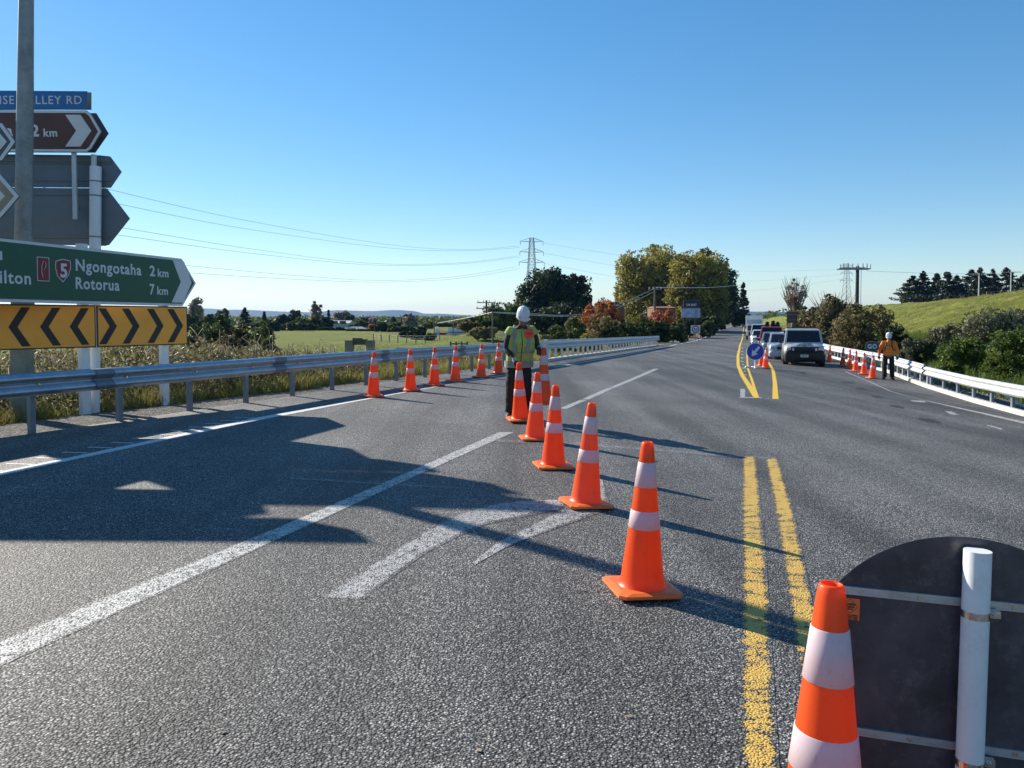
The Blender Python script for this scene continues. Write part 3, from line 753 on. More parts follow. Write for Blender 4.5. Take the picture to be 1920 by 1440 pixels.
# ---- chevron boards
PC = Plane((-7.8, 11.8), (-6.1, 14.5), 0)
def chevron(b, x0, zc, hw, hh, wd, dirn, y=-.014):
    """arrow-shaped stripe; x0 = tip x"""
    s = -dirn
    b.prism([(x0 - wd * -s * 0 , zc), (x0 + s * hw, zc + hh), (x0 + s * (hw + wd), zc + hh), (x0 + s * wd, zc), (x0 + s * (hw + wd), zc - hh), (x0 + s * hw, zc - hh)], y, y + .003)
def chev_board(label, pxl, pxr, tips, dirn, zt=1.83, zb=1.12):
    xa = PC.px(pxl, 600)[0]; xb = PC.px(pxr, 600)[0]
    o = PC.w(xa, 0); t = thing('chevron_board', label, 'road sign', o, PC.rz)
    W = xb - xa
    r = [(0, zb), (W, zb), (W, zt), (0, zt)]
    MB().prism(r, -.004, .016).build('back_plate', M['sign_back'], t)
    MB().prism(inset(r, .004), -.007, -.0041).build('border', M['black'], t)
    MB().prism(inset(r, .022), -.010, -.0071).build('face', M['chev_yellow'], t)
    zc = (zt + zb) / 2
    for tx in tips:
        x = PC.px(tx, 612)[0] - xa; b = MB(); chevron(b, x, zc, .19, (zt - zb) / 2 - .05, .13, dirn, -.0135); b.build('chevron', M['black'], t)
    return t
chev_board('orange-yellow chevron board whose black arrows point left, below the green sign', -330, 179, [-290, -215, -145, -75, 15, 74.5, 130], -1)
chev_board('orange-yellow chevron board whose black arrows point right, at the right-hand end', 181, 351, [218.5, 261, 306, 342.5], 1)
def white_post(name, label, px_, Doff, r, ztop, mat='white_post', grp='white posts carrying the chevron boards', sq=True, sink=0):
    x, _ = PC.px(px_, 650); p = PC.w(x, 0, Doff); t = thing(name, label, 'post', (p.x, p.y, gz(p.x, p.y)), PC.rz, grp)
    h = ztop - gz(p.x, p.y); b = MB()
    if sq: b.box((0, 0, h / 2 - .1), (r * 2, r * 2, h + .2)); bevel(b.build('shaft', M[mat], t), .012)
    else: b.cyl((0, 0, -.2), (0, 0, h), r, n=20).build('shaft', M[mat], t)
    c = MB()
    for z in (h - .12, h * .62): c.box((0, -.0, z), (r * 2 + .03, r * 2 + .03, .03))
    c.build('clamp', M['clamp'], t)
    return t
white_post('sign_post', 'square white wooden post under the joint of the two chevron boards', 167, -.16, .07, 2.86)
white_post('sign_post', 'white post under the right-hand end of the right-pointing chevron board', 317, -.16, .063, 2.55)

# ---- green direction sign
PG = Plane((-7.26, 10.97), (-6.2, 14.66), 0)
ga = PG.px(-420, 560)[0]; t = thing('direction_sign', 'large green arrow sign listing Ngongotaha and Rotorua above the chevron boards', 'road sign', PG.w(ga, 0), PG.rz)
def gl_(x, y): u, z = PG.px(x, y); return (u - ga, z)
zt = gl_(340, 485)[1]; zb = gl_(340, 574)[1]; xe = gl_(341, 520)[0]; xt = gl_(367, 525)[0]; zt2 = zt + .02
poly = [(0, zb), (xe, zb), (xt, (zt + zb) / 2), (xe, zt), (0, zt2)]
MB().prism(poly, -.002, .02).build('back_plate', M['sign_back'], t)
MB().prism(inset(poly, .003), -.006, -.0021).build('border', M['sign_white'], t)
MB().prism(inset(poly, .045), -.010, -.0061).build('face', M['sign_green'], t)
def chev_white(parent, a, b_, c, wd, y, mat='sign_white'):
    """a top-left, b tip-left, c bottom-left points; band width wd"""
    MB().prism([a, (a[0] + wd, a[1]), (b_[0] + wd, b_[1]), (c[0] + wd, c[1]), c, b_], y, y + .003).build('chevron', M[mat], parent)
chev_white(t, gl_(323, 488), gl_(338, 528.5), gl_(321, 567), gl_(344, 490)[0] - gl_(323, 488)[0], -.0135)
H1 = gl_(142, 485)[1] - gl_(142, 507.5)[1]
for s, x0, y0, x1, al in (('Ngongotaha', 141, 507, 264, 'LEFT'), ('Rotorua', 141, 541, 223, 'LEFT'), ('2', 280, 517, 290, 'LEFT'), ('km', 295, 518.5, 315, 'LEFT'), ('7', 280, 551.5, 289, 'LEFT'), ('km', 294, 552, 314, 'LEFT')):
    a = gl_(x0, y0); b_ = gl_(x1, y0)
    text_obj(s, t, M['sign_white'], a[0], a[1] + (0), -.0115, b_[0] - a[0], H1 * (.80 if s == 'km' else 1), bold=.022)
a = gl_(4, 530); b_ = gl_(57, 534)
text_obj('Hamilton', t, M['sign_white'], b_[0], gl_(57, 533)[1], -.0115, None, H1 * .98, 'RIGHT', bold=.02)
text_obj('Tirau', t, M['sign_white'], gl_(3, 484)[0], gl_(3, 487)[1], -.0115, None, H1 * .98, 'RIGHT', bold=.02)
# red panel with white hook, shield with 5
q0 = gl_(68, 481); q1 = gl_(92, 528); r = [(q0[0], q1[1]), (q1[0], q1[1]), (q1[0], q0[1]), (q0[0], q0[1])]
MB().prism(r, -.012, -.0101).build('emblem_border', M['sign_white'], t); MB().prism(inset(r, .010), -.0135, -.0121).build('emblem', M['sign_red'], t)
cx = (q0[0] + q1[0]) / 2; zc = (q0[1] + q1[1]) / 2; w2 = (q1[0] - q0[0])
hk = [(cx - w2 * .06, zc - .125), (cx - w2 * .16, zc - .05), (cx - w2 * .14, zc + .05), (cx, zc + .125), (cx + w2 * .16, zc + .115), (cx + w2 * .2, zc + .06), (cx + w2 * .12, zc + .02), (cx + w2 * .05, zc - .01)]
MB().tube([(x, -.0145, z) for x, z in hk], [.012, .012, .010, .009, .008, .012, .010, .003], 6, flat=.15).build('hook_emblem', M['sign_white'], t)
q = [(102, 486), (106, 490), (117, 487), (128, 488), (131.5, 493), (132, 505), (128, 517), (117, 529.5), (107, 519), (103, 507)]
q = [gl_(*v) for v in [(103, 489), (110, 487), (117, 485.5), (124, 487), (131, 489), (132, 502), (128, 516), (117, 529.5), (106.5, 518), (102.5, 503)]]
MB().prism(q, -.012, -.0101).build('shield_border', M['sign_white'], t); MB().prism(inset(q, .012), -.0135, -.0121).build('shield', M['sign_red'], t)
text_obj('5', t, M['sign_white'], gl_(112, 520)[0], gl_(112, 519)[1], -.0148, gl_(125, 520)[0] - gl_(112, 520)[0], gl_(112, 493)[1] - gl_(112, 519)[1], bold=.03)

# ---- street name, brown sign, sign backs seen from behind, on their own poles
def flat_sign(name, label, D, poly_px, mats, inset_d=.03, border='sign_white', rz=0, back=False, th=.02):
    P = Plane((-8, D), (-7, D), 0); pts = [P.px(*v) for v in poly_px]
    ox = pts[0][0]; t = thing(name, label, 'road sign', P.w(ox, 0), 0)
    pts = [(x - ox, z) for x, z in pts]
    if back:
        MB().prism(pts, 0, th).build('panel', M[mats], t)
    else:
        MB().prism(pts, -.002, th).build('back_plate', M['sign_back'], t)
        MB().prism(inset(pts, .004), -.006, -.0021).build('border', M[border], t)
        MB().prism(inset(pts, inset_d), -.010, -.0061).build('face', M[mats], t)
    return t, (lambda x, y: (P.px(x, y)[0] - ox, P.px(x, y)[1]))
t, f = flat_sign('street_name_sign', 'blue street name plate ending in VALLEY RD on top of the sign stack', 13.2, [(-130, 206), (162, 205), (163, 171), (-130, 169)], 'sign_blue', .006, 'sign_blue')
HH = f(100, 179)[1] - f(100, 195.3)[1]
a = f(154, 195.3); text_obj('PARADISE VALLEY RD', t, M['sign_white'], a[0], a[1], -.012, f(154, 195)[0] - f(-75, 195)[0], HH, 'RIGHT', bold=.004)
t, f = flat_sign('street_name_sign', 'rear street name plate just showing behind the blue plate', 13.4, [(-120, 204), (170.5, 205.5), (170.5, 173), (-120, 172)], 'galv_old', back=True)
t, f = flat_sign('tourist_sign', 'brown arrow sign reading 2 km with a white chevron behind the lamp post', 13.15, [(-160, 284), (163, 285), (171, 279), (190, 247), (171, 214), (162, 207), (-160, 206)], 'sign_brown', .045)
chev_white(t, f(123, 215.5), f(143.5, 245.5), f(123, 275), f(151.5, 215)[0] - f(123, 215)[0], -.0135)
a = f(60, 255.5); text_obj('2', t, M['sign_white'], a[0], a[1], -.0115, f(74, 255)[0] - a[0], f(60, 233.5)[1] - a[1], bold=.03)
a = f(82.5, 256); text_obj('km', t, M['sign_white'], a[0], a[1], -.0115, f(108, 255)[0] - a[0], f(60, 241)[1] - a[1], bold=.025)
a = f(25, 255.5); text_obj('a', t, M['sign_white'], a[0], a[1], -.0115, None, f(60, 233.5)[1] - a[1], 'RIGHT', bold=.03)
t, f = flat_sign('arrow_sign', 'dark back of an arrow sign peeping out behind the brown sign', 13.45, [(-150, 285), (178, 286), (203, 250), (180, 212), (-150, 210)], 'sign_grey', back=True)
t, f = flat_sign('arrow_sign', 'grey unpainted back of an arrow sign, upper of the two grey backs', 13.42, [(-200, 349), (207, 352), (227.5, 322), (206, 293), (186, 291), (-200, 287)], 'sign_back', back=True)
for y0, y1 in ((301, 304), (306.5, 308), (337, 340)):
    MB().prism([f(-200, y1 - 2), f(210, y1), f(210, y0), f(-200, y0 - 2)], -.02, -.001).build('rib', M['sign_back'], t)
t, f = flat_sign('arrow_sign', 'grey unpainted back of a large arrow sign, lower of the two grey backs', 13.42, [(-200, 453), (196, 461), (204, 459), (243, 409.5), (200, 353), (-200, 350)], 'sign_back', back=True)
for y0, y1 in ((363, 367), (444, 447)):
    MB().prism([f(-200, y1 - 2), f(206, y1), f(206, y0), f(-200, y0 - 2)], -.02, -.001).build('rib', M['sign_back'], t)
t, f = flat_sign('arrow_sign', 'dark arrow sign tip with white border entering at the left edge, higher of two', 10.7, [(-700, 306), (4, 301), (29, 266), (4, 231), (-700, 212)], 'sign_grey', .05)  # real tip; off-frame length added and flared to shape the cast shadow
chev_white(t, f(-24, 240), f(-2, 266), f(-24, 292), f(-8, 240)[0] - f(-24, 240)[0], -.0135)
t, f = flat_sign('arrow_sign', 'tan arrow sign tip with white border entering at the left edge, lower of two', 10.6, [(-700, 417), (-2, 413), (36.5, 368), (-2, 323), (-40, 312), (-700, 300)], 'sign_tan', .055)  # real tip; added off-frame end overlaps the upper sign to close a shadow gap
chev_white(t, f(-32, 343), f(-10, 368), f(-32, 393), f(-12, 340)[0] - f(-32, 340)[0], -.0135)
text_obj('18', t, M['black'], f(-12, 404)[0], f(-8, 400)[1], -.0115, None, .07, bold=.02)
# poles of the stack: thick white, thin tube
P = Plane((-8, 13.30), (-7, 13.30), 0)
x, z = P.px(166, 290); p = P.w(x, 0); g0 = gz(p.x, p.y)
t = thing('sign_post', 'tall white round post carrying the grey sign backs', 'post', (p.x, p.y, g0), rot=(0, R(1.6), 0))
MB().cyl((0, 0, -.2), (0, 0, z - g0 - .2), .092, n=24).build('shaft', M['white_post'], t)
MB().cyl((-.03, 0, z - g0 - .2), (-.03, 0, z - g0), .045, n=16).build('cap_stub', M['galv_white'], t)
c = MB()
for yy in (367, 340, 444): c.cyl((0, 0, P.px(175, yy)[1] - g0 - .012), (0, 0, P.px(175, yy)[1] - g0 + .012), .097, n=24)
c.build('strap', M['galv_old'], t)
x, z0 = P.px(144, 412); z1 = P.px(144, 286)[1]; p = P.w(x, 0, .04)
t = thing('support_tube', 'thin pale tube hanging in front of the grey sign backs under the brown sign', 'tube', (p.x, p.y, z0))
MB().cyl((0, 0, 0), (0, 0, z1 - z0), .042, n=16).build('tube', M['galv_white'], t)
MB().box((0, .03, .6), (.12, .02, .04)).box((0, .03, .2), (.12, .02, .04)).build('bracket', M['galv_old'], t)
# second tall round tube that holds the left-hand tips, mostly out of frame
# ---- lamp post
lp = at(38, 700, 12.35); g0 = gz(lp.x, lp.y)
t = thing('lamp_post', 'tall weathered steel lamp post with a thick lower sleeve at the left edge', 'lamp post', (lp.x, lp.y, g0), rot=(0, R(2.05), 0))
hs = at(38, 440, 12.35).z - g0
MB().box((0, 0, .9), (.25, .24, 2.5), taper=.95).build('sleeve', M['concrete'], t)
MB().lathe([(.135, 2.15), (.125, 4), (.115, 5.5), (.10, 7.2), (.07, 10.5), (0, 10.5)], 12, c=(0, 0, 0)).build('shaft', M['lamp_steel'], t)
MB().tube([(0, 0, 10.4), (.2, -.02, 10.9), (1.0, -.1, 11.2), (2.4, -.25, 11.3)], .045, 8).build('arm', M['lamp_steel'], t)
MB().ell((2.8, -.29, 11.28), (.45, .17, .10)).build('lamp_head', M['lamp_steel'], t)

# ---------------------------------------------------------------- dark disc sign seen from behind (right foreground)
D0 = 2.38; cpt = at(1801, 1290, D0); yaw = R(-15)
t = thing('disc_sign', 'dark back of a large round sign on a white pole in the right foreground', 'road sign', (cpt.x, cpt.y, 0), rot=(0, 0, 0)); t.rotation_euler = (R(-1.5), R(1.2), yaw)
n = 96; Rr_ = 288 / FPX * D0; circ = [(Rr_ * math.cos(2 * PI * i / n), cpt.z + Rr_ * math.sin(2 * PI * i / n)) for i in range(n)]
MB().prism(circ, 0, .003).build('disc', M['disc_back'], t)
for k, zz in enumerate((at(1790, 1131, D0).z, at(1790, 1399, D0).z)):
    b = MB(); hw = math.sqrt(Rr_ ** 2 - (zz - cpt.z) ** 2) - .01
    b.box((0, -.004, zz), (hw * 2, .008, .026)).box((0, -.009, zz + .0095), (hw * 2, .004, .006)).box((0, -.009, zz - .0095), (hw * 2, .004, .006))
    b.build('mounting_rail', M['galv'], t)
    for q in (-.8, -.35, .35, .8): MB().cyl((hw * q, -.0085, zz), (hw * q, -.0125, zz), .008, n=6).build('rivet', M['clamp'], t)
px_ = .012
b = MB(); b.cyl((px_, -.052, -.02), (px_, -.052, at(1810, 1026, D0).z), .0385, n=40); po = b.build('pole', M['white_post'], t); bevel(po, .002)
for zz in (at(1790, 1142, D0).z, at(1790, 1413, D0).z):
    b = MB(); b.cyl((px_, -.052, zz - .011), (px_, -.052, zz + .011), .0402, n=40); b.box((px_ + .055, -.034, zz), (.034, .022, .022)); b.cyl((px_ + .056, -.056, zz), (px_ + .056, -.02, zz), .007, n=8)
    b.build('clamp', M['clamp'], t)
b = MB(); b.box((px_, -.04, .02), (.5, .06, .04)).box((px_, -.04, .021), (.06, .5, .039)); b.build('foot', M['galv_old'], t)
# sticker
zc = at(1602, 1168, D0).z; xs = at(1602, 1168, D0).x - cpt.x
st = MB().prism([(xs - .032, zc - .036), (xs + .030, zc - .036), (xs + .030, zc + .036), (xs - .032, zc + .036)], -.0012, -.0002).build('sticker', M['sticker'], t)
fr = MB()
for (x0, z0), (x1, z1) in (((-.032, -.036), (.030, -.036)), ((.030, -.036), (.030, .036)), ((.030, .036), (-.032, .036)), ((0, .033), (.024, .008)), ((.024, .008), (0, -.014)), ((0, -.014), (-.024, .008)), ((-.024, .008), (0, .033))):
    fr.bar((xs + x0, -.0015, zc + z0), (xs + x1, -.0015, zc + z1), .0012)
fr.build('frame_lines', M['sign_red'], st)
for s, dz, h_, w_ in (('Traffic', .013, .0065, .030), ('Signs', .005, .0065, .026), ('NZ Ltd', -.002, .004, .018), ('07 574 6 000', -.021, .0038, .046), ('ALTERATIONS  FIXING', -.027, .0035, .048), ('NEW  USE  HIRE', -.0335, .0035, .046)):
    to = text_obj(s, t, M['black'], xs, zc + dz, -.0030, w_, h_, 'CENTER', bold=.02); to.parent = st

# ---------------------------------------------------------------- blue arrow sign
p = gp(1415, 691); t = thing('arrow_disc_sign', 'round blue keep-left sign with a white arrow on a white stand', 'road sign', (p.x, p.y, p.z + .02), R(-4))
rad = .375; zc = at(1417, 660, p.y).z - p.z
def disc(r, y0, y1, mat, name): MB().prism([(r * math.cos(2 * PI * i / 48) + .02, zc + r * math.sin(2 * PI * i / 48)) for i in range(48)], y0, y1).build(name, M[mat], t)
disc(rad, -.003, .006, 'sign_white', 'disc_border'); disc(rad - .025, -.006, -.0031, 'sign_royal', 'disc_face')
a = R(232); d = Vector((math.cos(a), math.sin(a))); n_ = Vector((-d.y, d.x)); c0 = Vector((.02, zc))
pts = [c0 - d * .26 + n_ * .05, c0 + d * .03 + n_ * .05, c0 + d * .02 + n_ * .15, c0 + d * .26, c0 + d * .02 - n_ * .15, c0 + d * .03 - n_ * .05, c0 - d * .26 - n_ * .05]
MB().prism([tuple(v) for v in pts], -.009, -.0061).build('arrow', M['sign_white'], t)
MB().cyl((.02, .03, 0), (.02, .03, zc + .2), .03, n=12).build('stand_pole', M['white_post'], t)
b = MB(); b.box((0, 0, .03), (.80, .10, .05)).box((0, .1, .03), (.10, .70, .049)).box((-.3, -.02, .06), (.2, .14, .05)); b.build('stand_foot', M['white_post'], t)

# ---------------------------------------------------------------- GO sign in the cone
p = cone_go.location; t = thing('go_sign', 'small dark green GO sign on a thin pole beside the worker in orange', 'road sign', (p.x, p.y, p.z), R(-12))
zc = at(1637, 649.5, p.y).z - p.z; ox = at(1635.5, 650, p.y).x - p.x
ov = lambda rx, rz_: [(ox + rx * (abs(math.cos(2 * PI * i / 32)) ** .75) * math.copysign(1, math.cos(2 * PI * i / 32)), zc + rz_ * (abs(math.sin(2 * PI * i / 32)) ** .75) * math.copysign(1, math.sin(2 * PI * i / 32))) for i in range(32)]
MB().prism(ov(.25, .21), -.002, .006).build('plate', M['galv_old'], t); MB().prism(ov(.235, .195), -.006, -.0021).build('face', M['sign_go'], t)
text_obj('GO', t, M['sign_white'], ox, zc - .085, -.008, .34, .18, 'CENTER', bold=.03)
MB().cyl((ox * .2, .01, .5), (ox, .012, zc - .05), .014, n=10).build('pole', M['white_post'], t)
# ---------------------------------------------------------------- people
def remesh(o, v=.012, sm=True):
    m = o.modifiers.new('remesh', 'REMESH'); m.mode = 'VOXEL'; m.voxel_size = v; m.use_smooth_shade = True
    s = o.modifiers.new('smooth', 'SMOOTH'); s.factor = .5; s.iterations = 2
    return o
FOLD = bpy.data.textures.new('folds', 'CLOUDS'); FOLD.noise_scale = .11; FOLD.noise_depth = 2
def folds(o, s=.03):
    m = o.modifiers.new('folds', 'DISPLACE'); m.texture = FOLD; m.strength = s; m.mid_level = .5; m.texture_coords = 'LOCAL'; return o
def wrinkled(name, col, bs=.5, sc=14, rough=.85, tr=0):
    m, t, p = nt(name); g = N(t, 'ShaderNodeTexCoord'); n = N(t, 'ShaderNodeTexNoise', Scale=float(sc), Detail=4.0, Roughness=.6); n.inputs['Distortion'].default_value = .8
    Lk(t, g.outputs['Object'], n.inputs['Vector']); c = ramp(t, n.outputs[0], [(.3, [x * .75 for x in col]), (.7, col)])
    Lk(t, c, p.inputs['Base Color']); p.inputs['Roughness'].default_value = rough; bump(t, p, n.outputs[0], bs, .03); return m
M['skin'] = plain('skin', (.22, .12, .08), .5, 0, .1, 10)
M['skin_light'] = plain('skin_light', (.38, .20, .14), .5, 0, .1, 10)
M['hivis'] = wrinkled('hi_vis_green', (.40, .53, .12)); M['hivis_orange'] = wrinkled('hi_vis_orange', (.90, .23, .03))
M['grey_tape'] = wrinkled('reflective_tape', (.30, .30, .26), .3); M['blackcloth'] = wrinkled('black_cloth', (.014, .014, .017)); M['darksleeve'] = wrinkled('dark_sleeve', (.03, .03, .036))
M['helmet'] = plain('helmet_shell', (.62, .63, .65), .35, 0, .05, 6, coat=.3, dirt=((.3, .3, .3), .4))
M['glove'] = wrinkled('glove', (.05, .05, .055), .3, 30); M['cuff'] = wrinkled('glove_cuff', (.45, .45, .46), .3, 30)
M['boot'] = plain('boot_leather', (.04, .032, .028), .6, 0, .3, 20); M['badge'] = plain('red_badge', (.85, .07, .05), .6, 0, .1, 10)
def hand(b, w, d, n, side, curl=.6, s=1.0):
    """palm and five fingers: w wrist, d toward the fingers, n palm normal (fingers close toward it)"""
    w = Vector(w); d = Vector(d).normalized(); n = Vector(n).normalized(); u = d.cross(n).normalized() * side
    k = w + d * .085 * s
    b.tube([w - d * .03, w, w + d * .04 * s, k], [(.026, .020), (.028, .020), (.040 * s, .018), (.042 * s, .015)], 10)
    for i, (o_, L) in enumerate(((-.031, .072), (-.010, .080), (.011, .075), (.031, .060))):
        p = k + u * o_ * s - d * .008; a = curl * (.9 + .08 * i); pts = [p]; dd = d.copy()
        for j, q in enumerate((.45, .33, .28)):
            dd = (dd * math.cos(a) + n * math.sin(a)).normalized(); p = p + dd * L * q * s; pts.append(p.copy()); n = (n - dd * n.dot(dd)).normalized()
        n = Vector(n); b.tube(pts, [.0098, .0092, .0085, .0065], 8)
        n = (d.cross(u) * side * -1); n = n if True else n
        n = u.cross(d).normalized() * side
    n = u.cross(d).normalized() * side
    p = w + d * .03 * s - u * .034 * s; pts = [p, p - u * .028 * s + d * .022 * s + n * .015, p - u * .030 * s + d * .045 * s + n * .035, p - u * .018 * s + d * .058 * s + n * .05]
    b.tube(pts, [.014, .012, .011, .008], 8)
def person(label, loc, J, opt, rz=0):
    t = thing('person', label, 'person', loc, rz); V3 = Vector
    hd = V3(J['head']); nk = V3(J['neck']); ch = V3(J['chest']); pv = V3(J['pelvis'])
    # continuous body
    b = MB()
    b.ell(hd, (.077, .095, .118), 18, 12); b.ell(hd + V3((0, -.035, -.055)), (.055, .062, .062)); b.tube([nk, hd + V3((0, .02, -.06))], [.058, .055], 12)
    fwd = V3(J.get('look', (0, -1, -.25))).normalized(); sd = fwd.cross(V3((0, 0, 1))).normalized(); upv = sd.cross(fwd)
    b.tube([hd + fwd * .080 + upv * .02, hd + fwd * .105 - upv * .02, hd + fwd * .090 - upv * .035], [.010, .015, .008], 8)
    b.ell(hd + fwd * .088 - upv * .062, (.025, .010, .008)); b.ell(hd + fwd * .075 - upv * .095, (.026, .02, .018))
    for s in (-1, 1): b.ell(hd + sd * s * .078 - upv * .01, (.010, .018, .030)); b.ell(hd + fwd * .076 + sd * s * .032 + upv * .022, (.014, .008, .006))
    W = opt.get('belly', 1.0)
    b.rings([((pv.x, pv.y, pv.z - .1), .15, .11), ((pv.x, pv.y, pv.z), .165, .12), ((pv.x * .5 + ch.x * .5, (pv.y + ch.y) / 2, (pv.z + ch.z) / 2), .145 * W, .115 * W), ((ch.x, ch.y, ch.z), .17 * W, .12 * W), ((ch.x, ch.y, ch.z + .16), .15, .10), ((nk.x, nk.y, nk.z - .03), .07, .065)], 18)
    for s in 'RL':
        sh, el, wr = V3(J['sh' + s]), V3(J['el' + s]), V3(J['wr' + s]); hp, kn, an = V3(J['hp' + s]), V3(J['kn' + s]), V3(J['an' + s])
        b.tube([ch + V3((0, 0, .12)), sh, sh.lerp(el, .35), el, el.lerp(wr, .3), wr], [.06, .055, .048, .038, .040, .026], 12)
        hand(b, wr, J['hd' + s][0], J['hd' + s][1], 1 if s == 'R' else -1, J['hd' + s][2])
        b.tube([pv, hp, hp.lerp(kn, .3), kn, kn.lerp(an, .3), an, an + V3((0, 0, -.05))], [.09, .088, .08, .055, .056, .038, .04], 12)
        f = V3(J.get('toe' + s, (0, -1, 0))).normalized(); b.tube([an + V3((0, .03, -.05)) , an + V3((0, 0, -.06)) + f * .05, an + V3((0, 0, -.075)) + f * .15], [.035, .038, .03], 10)
    o = b.build('body', opt['skin'], t); remesh(o, .0085)
    # trousers
    b = MB(); b.rings([((pv.x, pv.y, pv.z - .10), .165, .13), ((pv.x, pv.y, pv.z), .185 * (W * .5 + .5), .145 * W), ((pv.x, pv.y, pv.z + .10), .17 * W, .135 * W)], 18)
    for s in 'RL':
        hp, kn, an = V3(J['hp' + s]), V3(J['kn' + s]), V3(J['an' + s])
        rs = opt.get('leg', [.112, .105, .095, .088, .092, .088, .085])
        mid = kn.lerp(an, .5)
        b.tube([pv, hp, hp.lerp(kn, .5), kn, kn + V3((0, .012, -.07)), mid, an + V3((0, -.01, opt.get('hem', -.01)))], rs, 14)
        for q in range(5): z = mid.lerp(an, q / 4 * .9); b.ell(z + V3((random.uniform(-.012, .012), random.uniform(-.012, .012), 0)), (rs[-1] * 1.07, rs[-1] * 1.07, .02))
    folds(remesh(b.build('trousers', opt['trousers'], t), .013), .035)
    # shirt with sleeves
    b = MB(); top = [((pv.x, pv.y, pv.z + opt.get('shirt_low', .0)), .185 * W, .150 * W), (((pv.x + ch.x) / 2, (pv.y + ch.y) / 2 - .01 * W, (pv.z + ch.z) / 2), .172 * W, .145 * W), ((ch.x, ch.y, ch.z), .195 * W, .14 * W), ((ch.x, ch.y + .01, ch.z + .15), .175, .115), ((nk.x, nk.y, nk.z), .085, .08), ((nk.x, nk.y - .01, nk.z + .035), .068, .068)]
    b.rings(top, 20)
    for s in 'RL':
        sh, el, wr = V3(J['sh' + s]), V3(J['el' + s]), V3(J['wr' + s]); k = opt.get('sleeve', 1)
        b.tube([ch + V3((0, 0, .11)), sh + V3((0, 0, .01)), sh.lerp(el, .4), sh.lerp(el, .8), el, el.lerp(wr, .4), el.lerp(wr, .93)], [.08 * k, .076 * k, .066 * k, .058 * k, .056 * k, .050 * k, .038 * k], 14)
    folds(remesh(b.build('shirt', opt['shirt'], t), .012), .022)
    if 'vest' in opt:
        b = MB(); b.rings([((pv.x, pv.y, pv.z - .08), .215, .175), ((pv.x * .72 + ch.x * .28, pv.y * .72 + ch.y * .28 - .01, pv.z + .12), .228, .188), ((pv.x * .35 + ch.x * .65, pv.y * .35 + ch.y * .65 - .01, (pv.z * .35 + ch.z * .65)), .232, .190), ((ch.x, ch.y, ch.z - .03), .228, .178), ((ch.x, ch.y, ch.z + .08), .215, .155), ((ch.x, ch.y + .01, ch.z + .19), .19, .125), ((nk.x, nk.y + .02, nk.z + .005), .088, .088)], 28)
        for s in 'RL': sh = V3(J['sh' + s]); b.tube([ch + V3((0, 0, .13)), sh + V3((0, 0, .022)), sh.lerp(V3(J['el' + s]), .14) + V3((0, 0, .02))], [.085, .088, .084], 14)
        v = b.build('vest', opt['vest'], t); folds(remesh(v, .012), .028)
        for nm, zc, hh, mt in (('reflective_tape', pv.z + .20, .032, 'grey_tape'), ('lower_panel', pv.z - .02, .055, 'grey_tape')):
            b = MB(); f = (zc - pv.z) / .5
            cx_ = pv.x + (ch.x - pv.x) * f; cy_ = pv.y + (ch.y - pv.y) * f
            b.rings([((cx_, cy_ - .008, zc - hh), .246, .206), ((cx_, cy_ - .01, zc + hh), .246, .206)], 28, caps=False); b.build(nm, M[mt], v)
        b = MB()
        for s in (-1, 1): b.tube([(ch.x + s * .105, ch.y - .150, pv.z + .2), (ch.x + s * .11, ch.y - .147, ch.z + .05), (ch.x + s * .10, ch.y - .112, ch.z + .17), (ch.x + s * .1, ch.y, ch.z + .235)], .032, 8, flat=.4)
        b.build('brace_tape', M['grey_tape'], v)
        MB().tube([(pv.x + .02, pv.y - .186, pv.z - .07), (ch.x + .02, ch.y - .187, ch.z - .05), (ch.x, ch.y - .13, ch.z + .15)], .006, 6).build('zip', M['black'], v)
        bc = V3((ch.x + .125, ch.y - .150, ch.z + .10)); b = MB(); b.cyl(bc + V3((0, .02, 0)), bc + V3((.005, -.012, .004)), .085, n=9, smooth=False); bd = b.build('badge', M['badge'], v)
        text_obj('STOP', bd, M['sign_red'], bc.x, bc.z - .02, bc.y - .018, .10, .04, 'CENTER', bold=.03)
    if 'harness' in opt:
        b = MB()
        for s in (-1, 1):
            b.tube([(ch.x + s * .10, ch.y + .12, ch.z + .05), (ch.x + s * .11, ch.y + .02, ch.z + .235), (ch.x + s * .11, ch.y - .10, ch.z + .17), (ch.x + s * .105, ch.y - .165, ch.z + .02), (ch.x + s * .15, ch.y - .15, ch.z - .12), (ch.x + s * .20, ch.y, ch.z - .17)], .019, 8, flat=.5)
        b.tube([(ch.x - .11, ch.y - .168, ch.z + .04), (ch.x + .11, ch.y - .168, ch.z + .04)], .012, 6)
        b.build('harness', M['black'], t)
        MB().tube([(pv.x - .19 * W, pv.y - .03, pv.z + .03), (pv.x, pv.y - .165 * W, pv.z - .03), (pv.x + .19 * W, pv.y - .03, pv.z + .03)], .022, 8, flat=.6).build('belt', M['grey_tape'], t)
        b = MB(); b.box((ch.x, ch.y + .17, ch.z + .02), (.28, .14, .42)); bevel(b.build('backpack', M['blackcloth'], t), .04, 3)
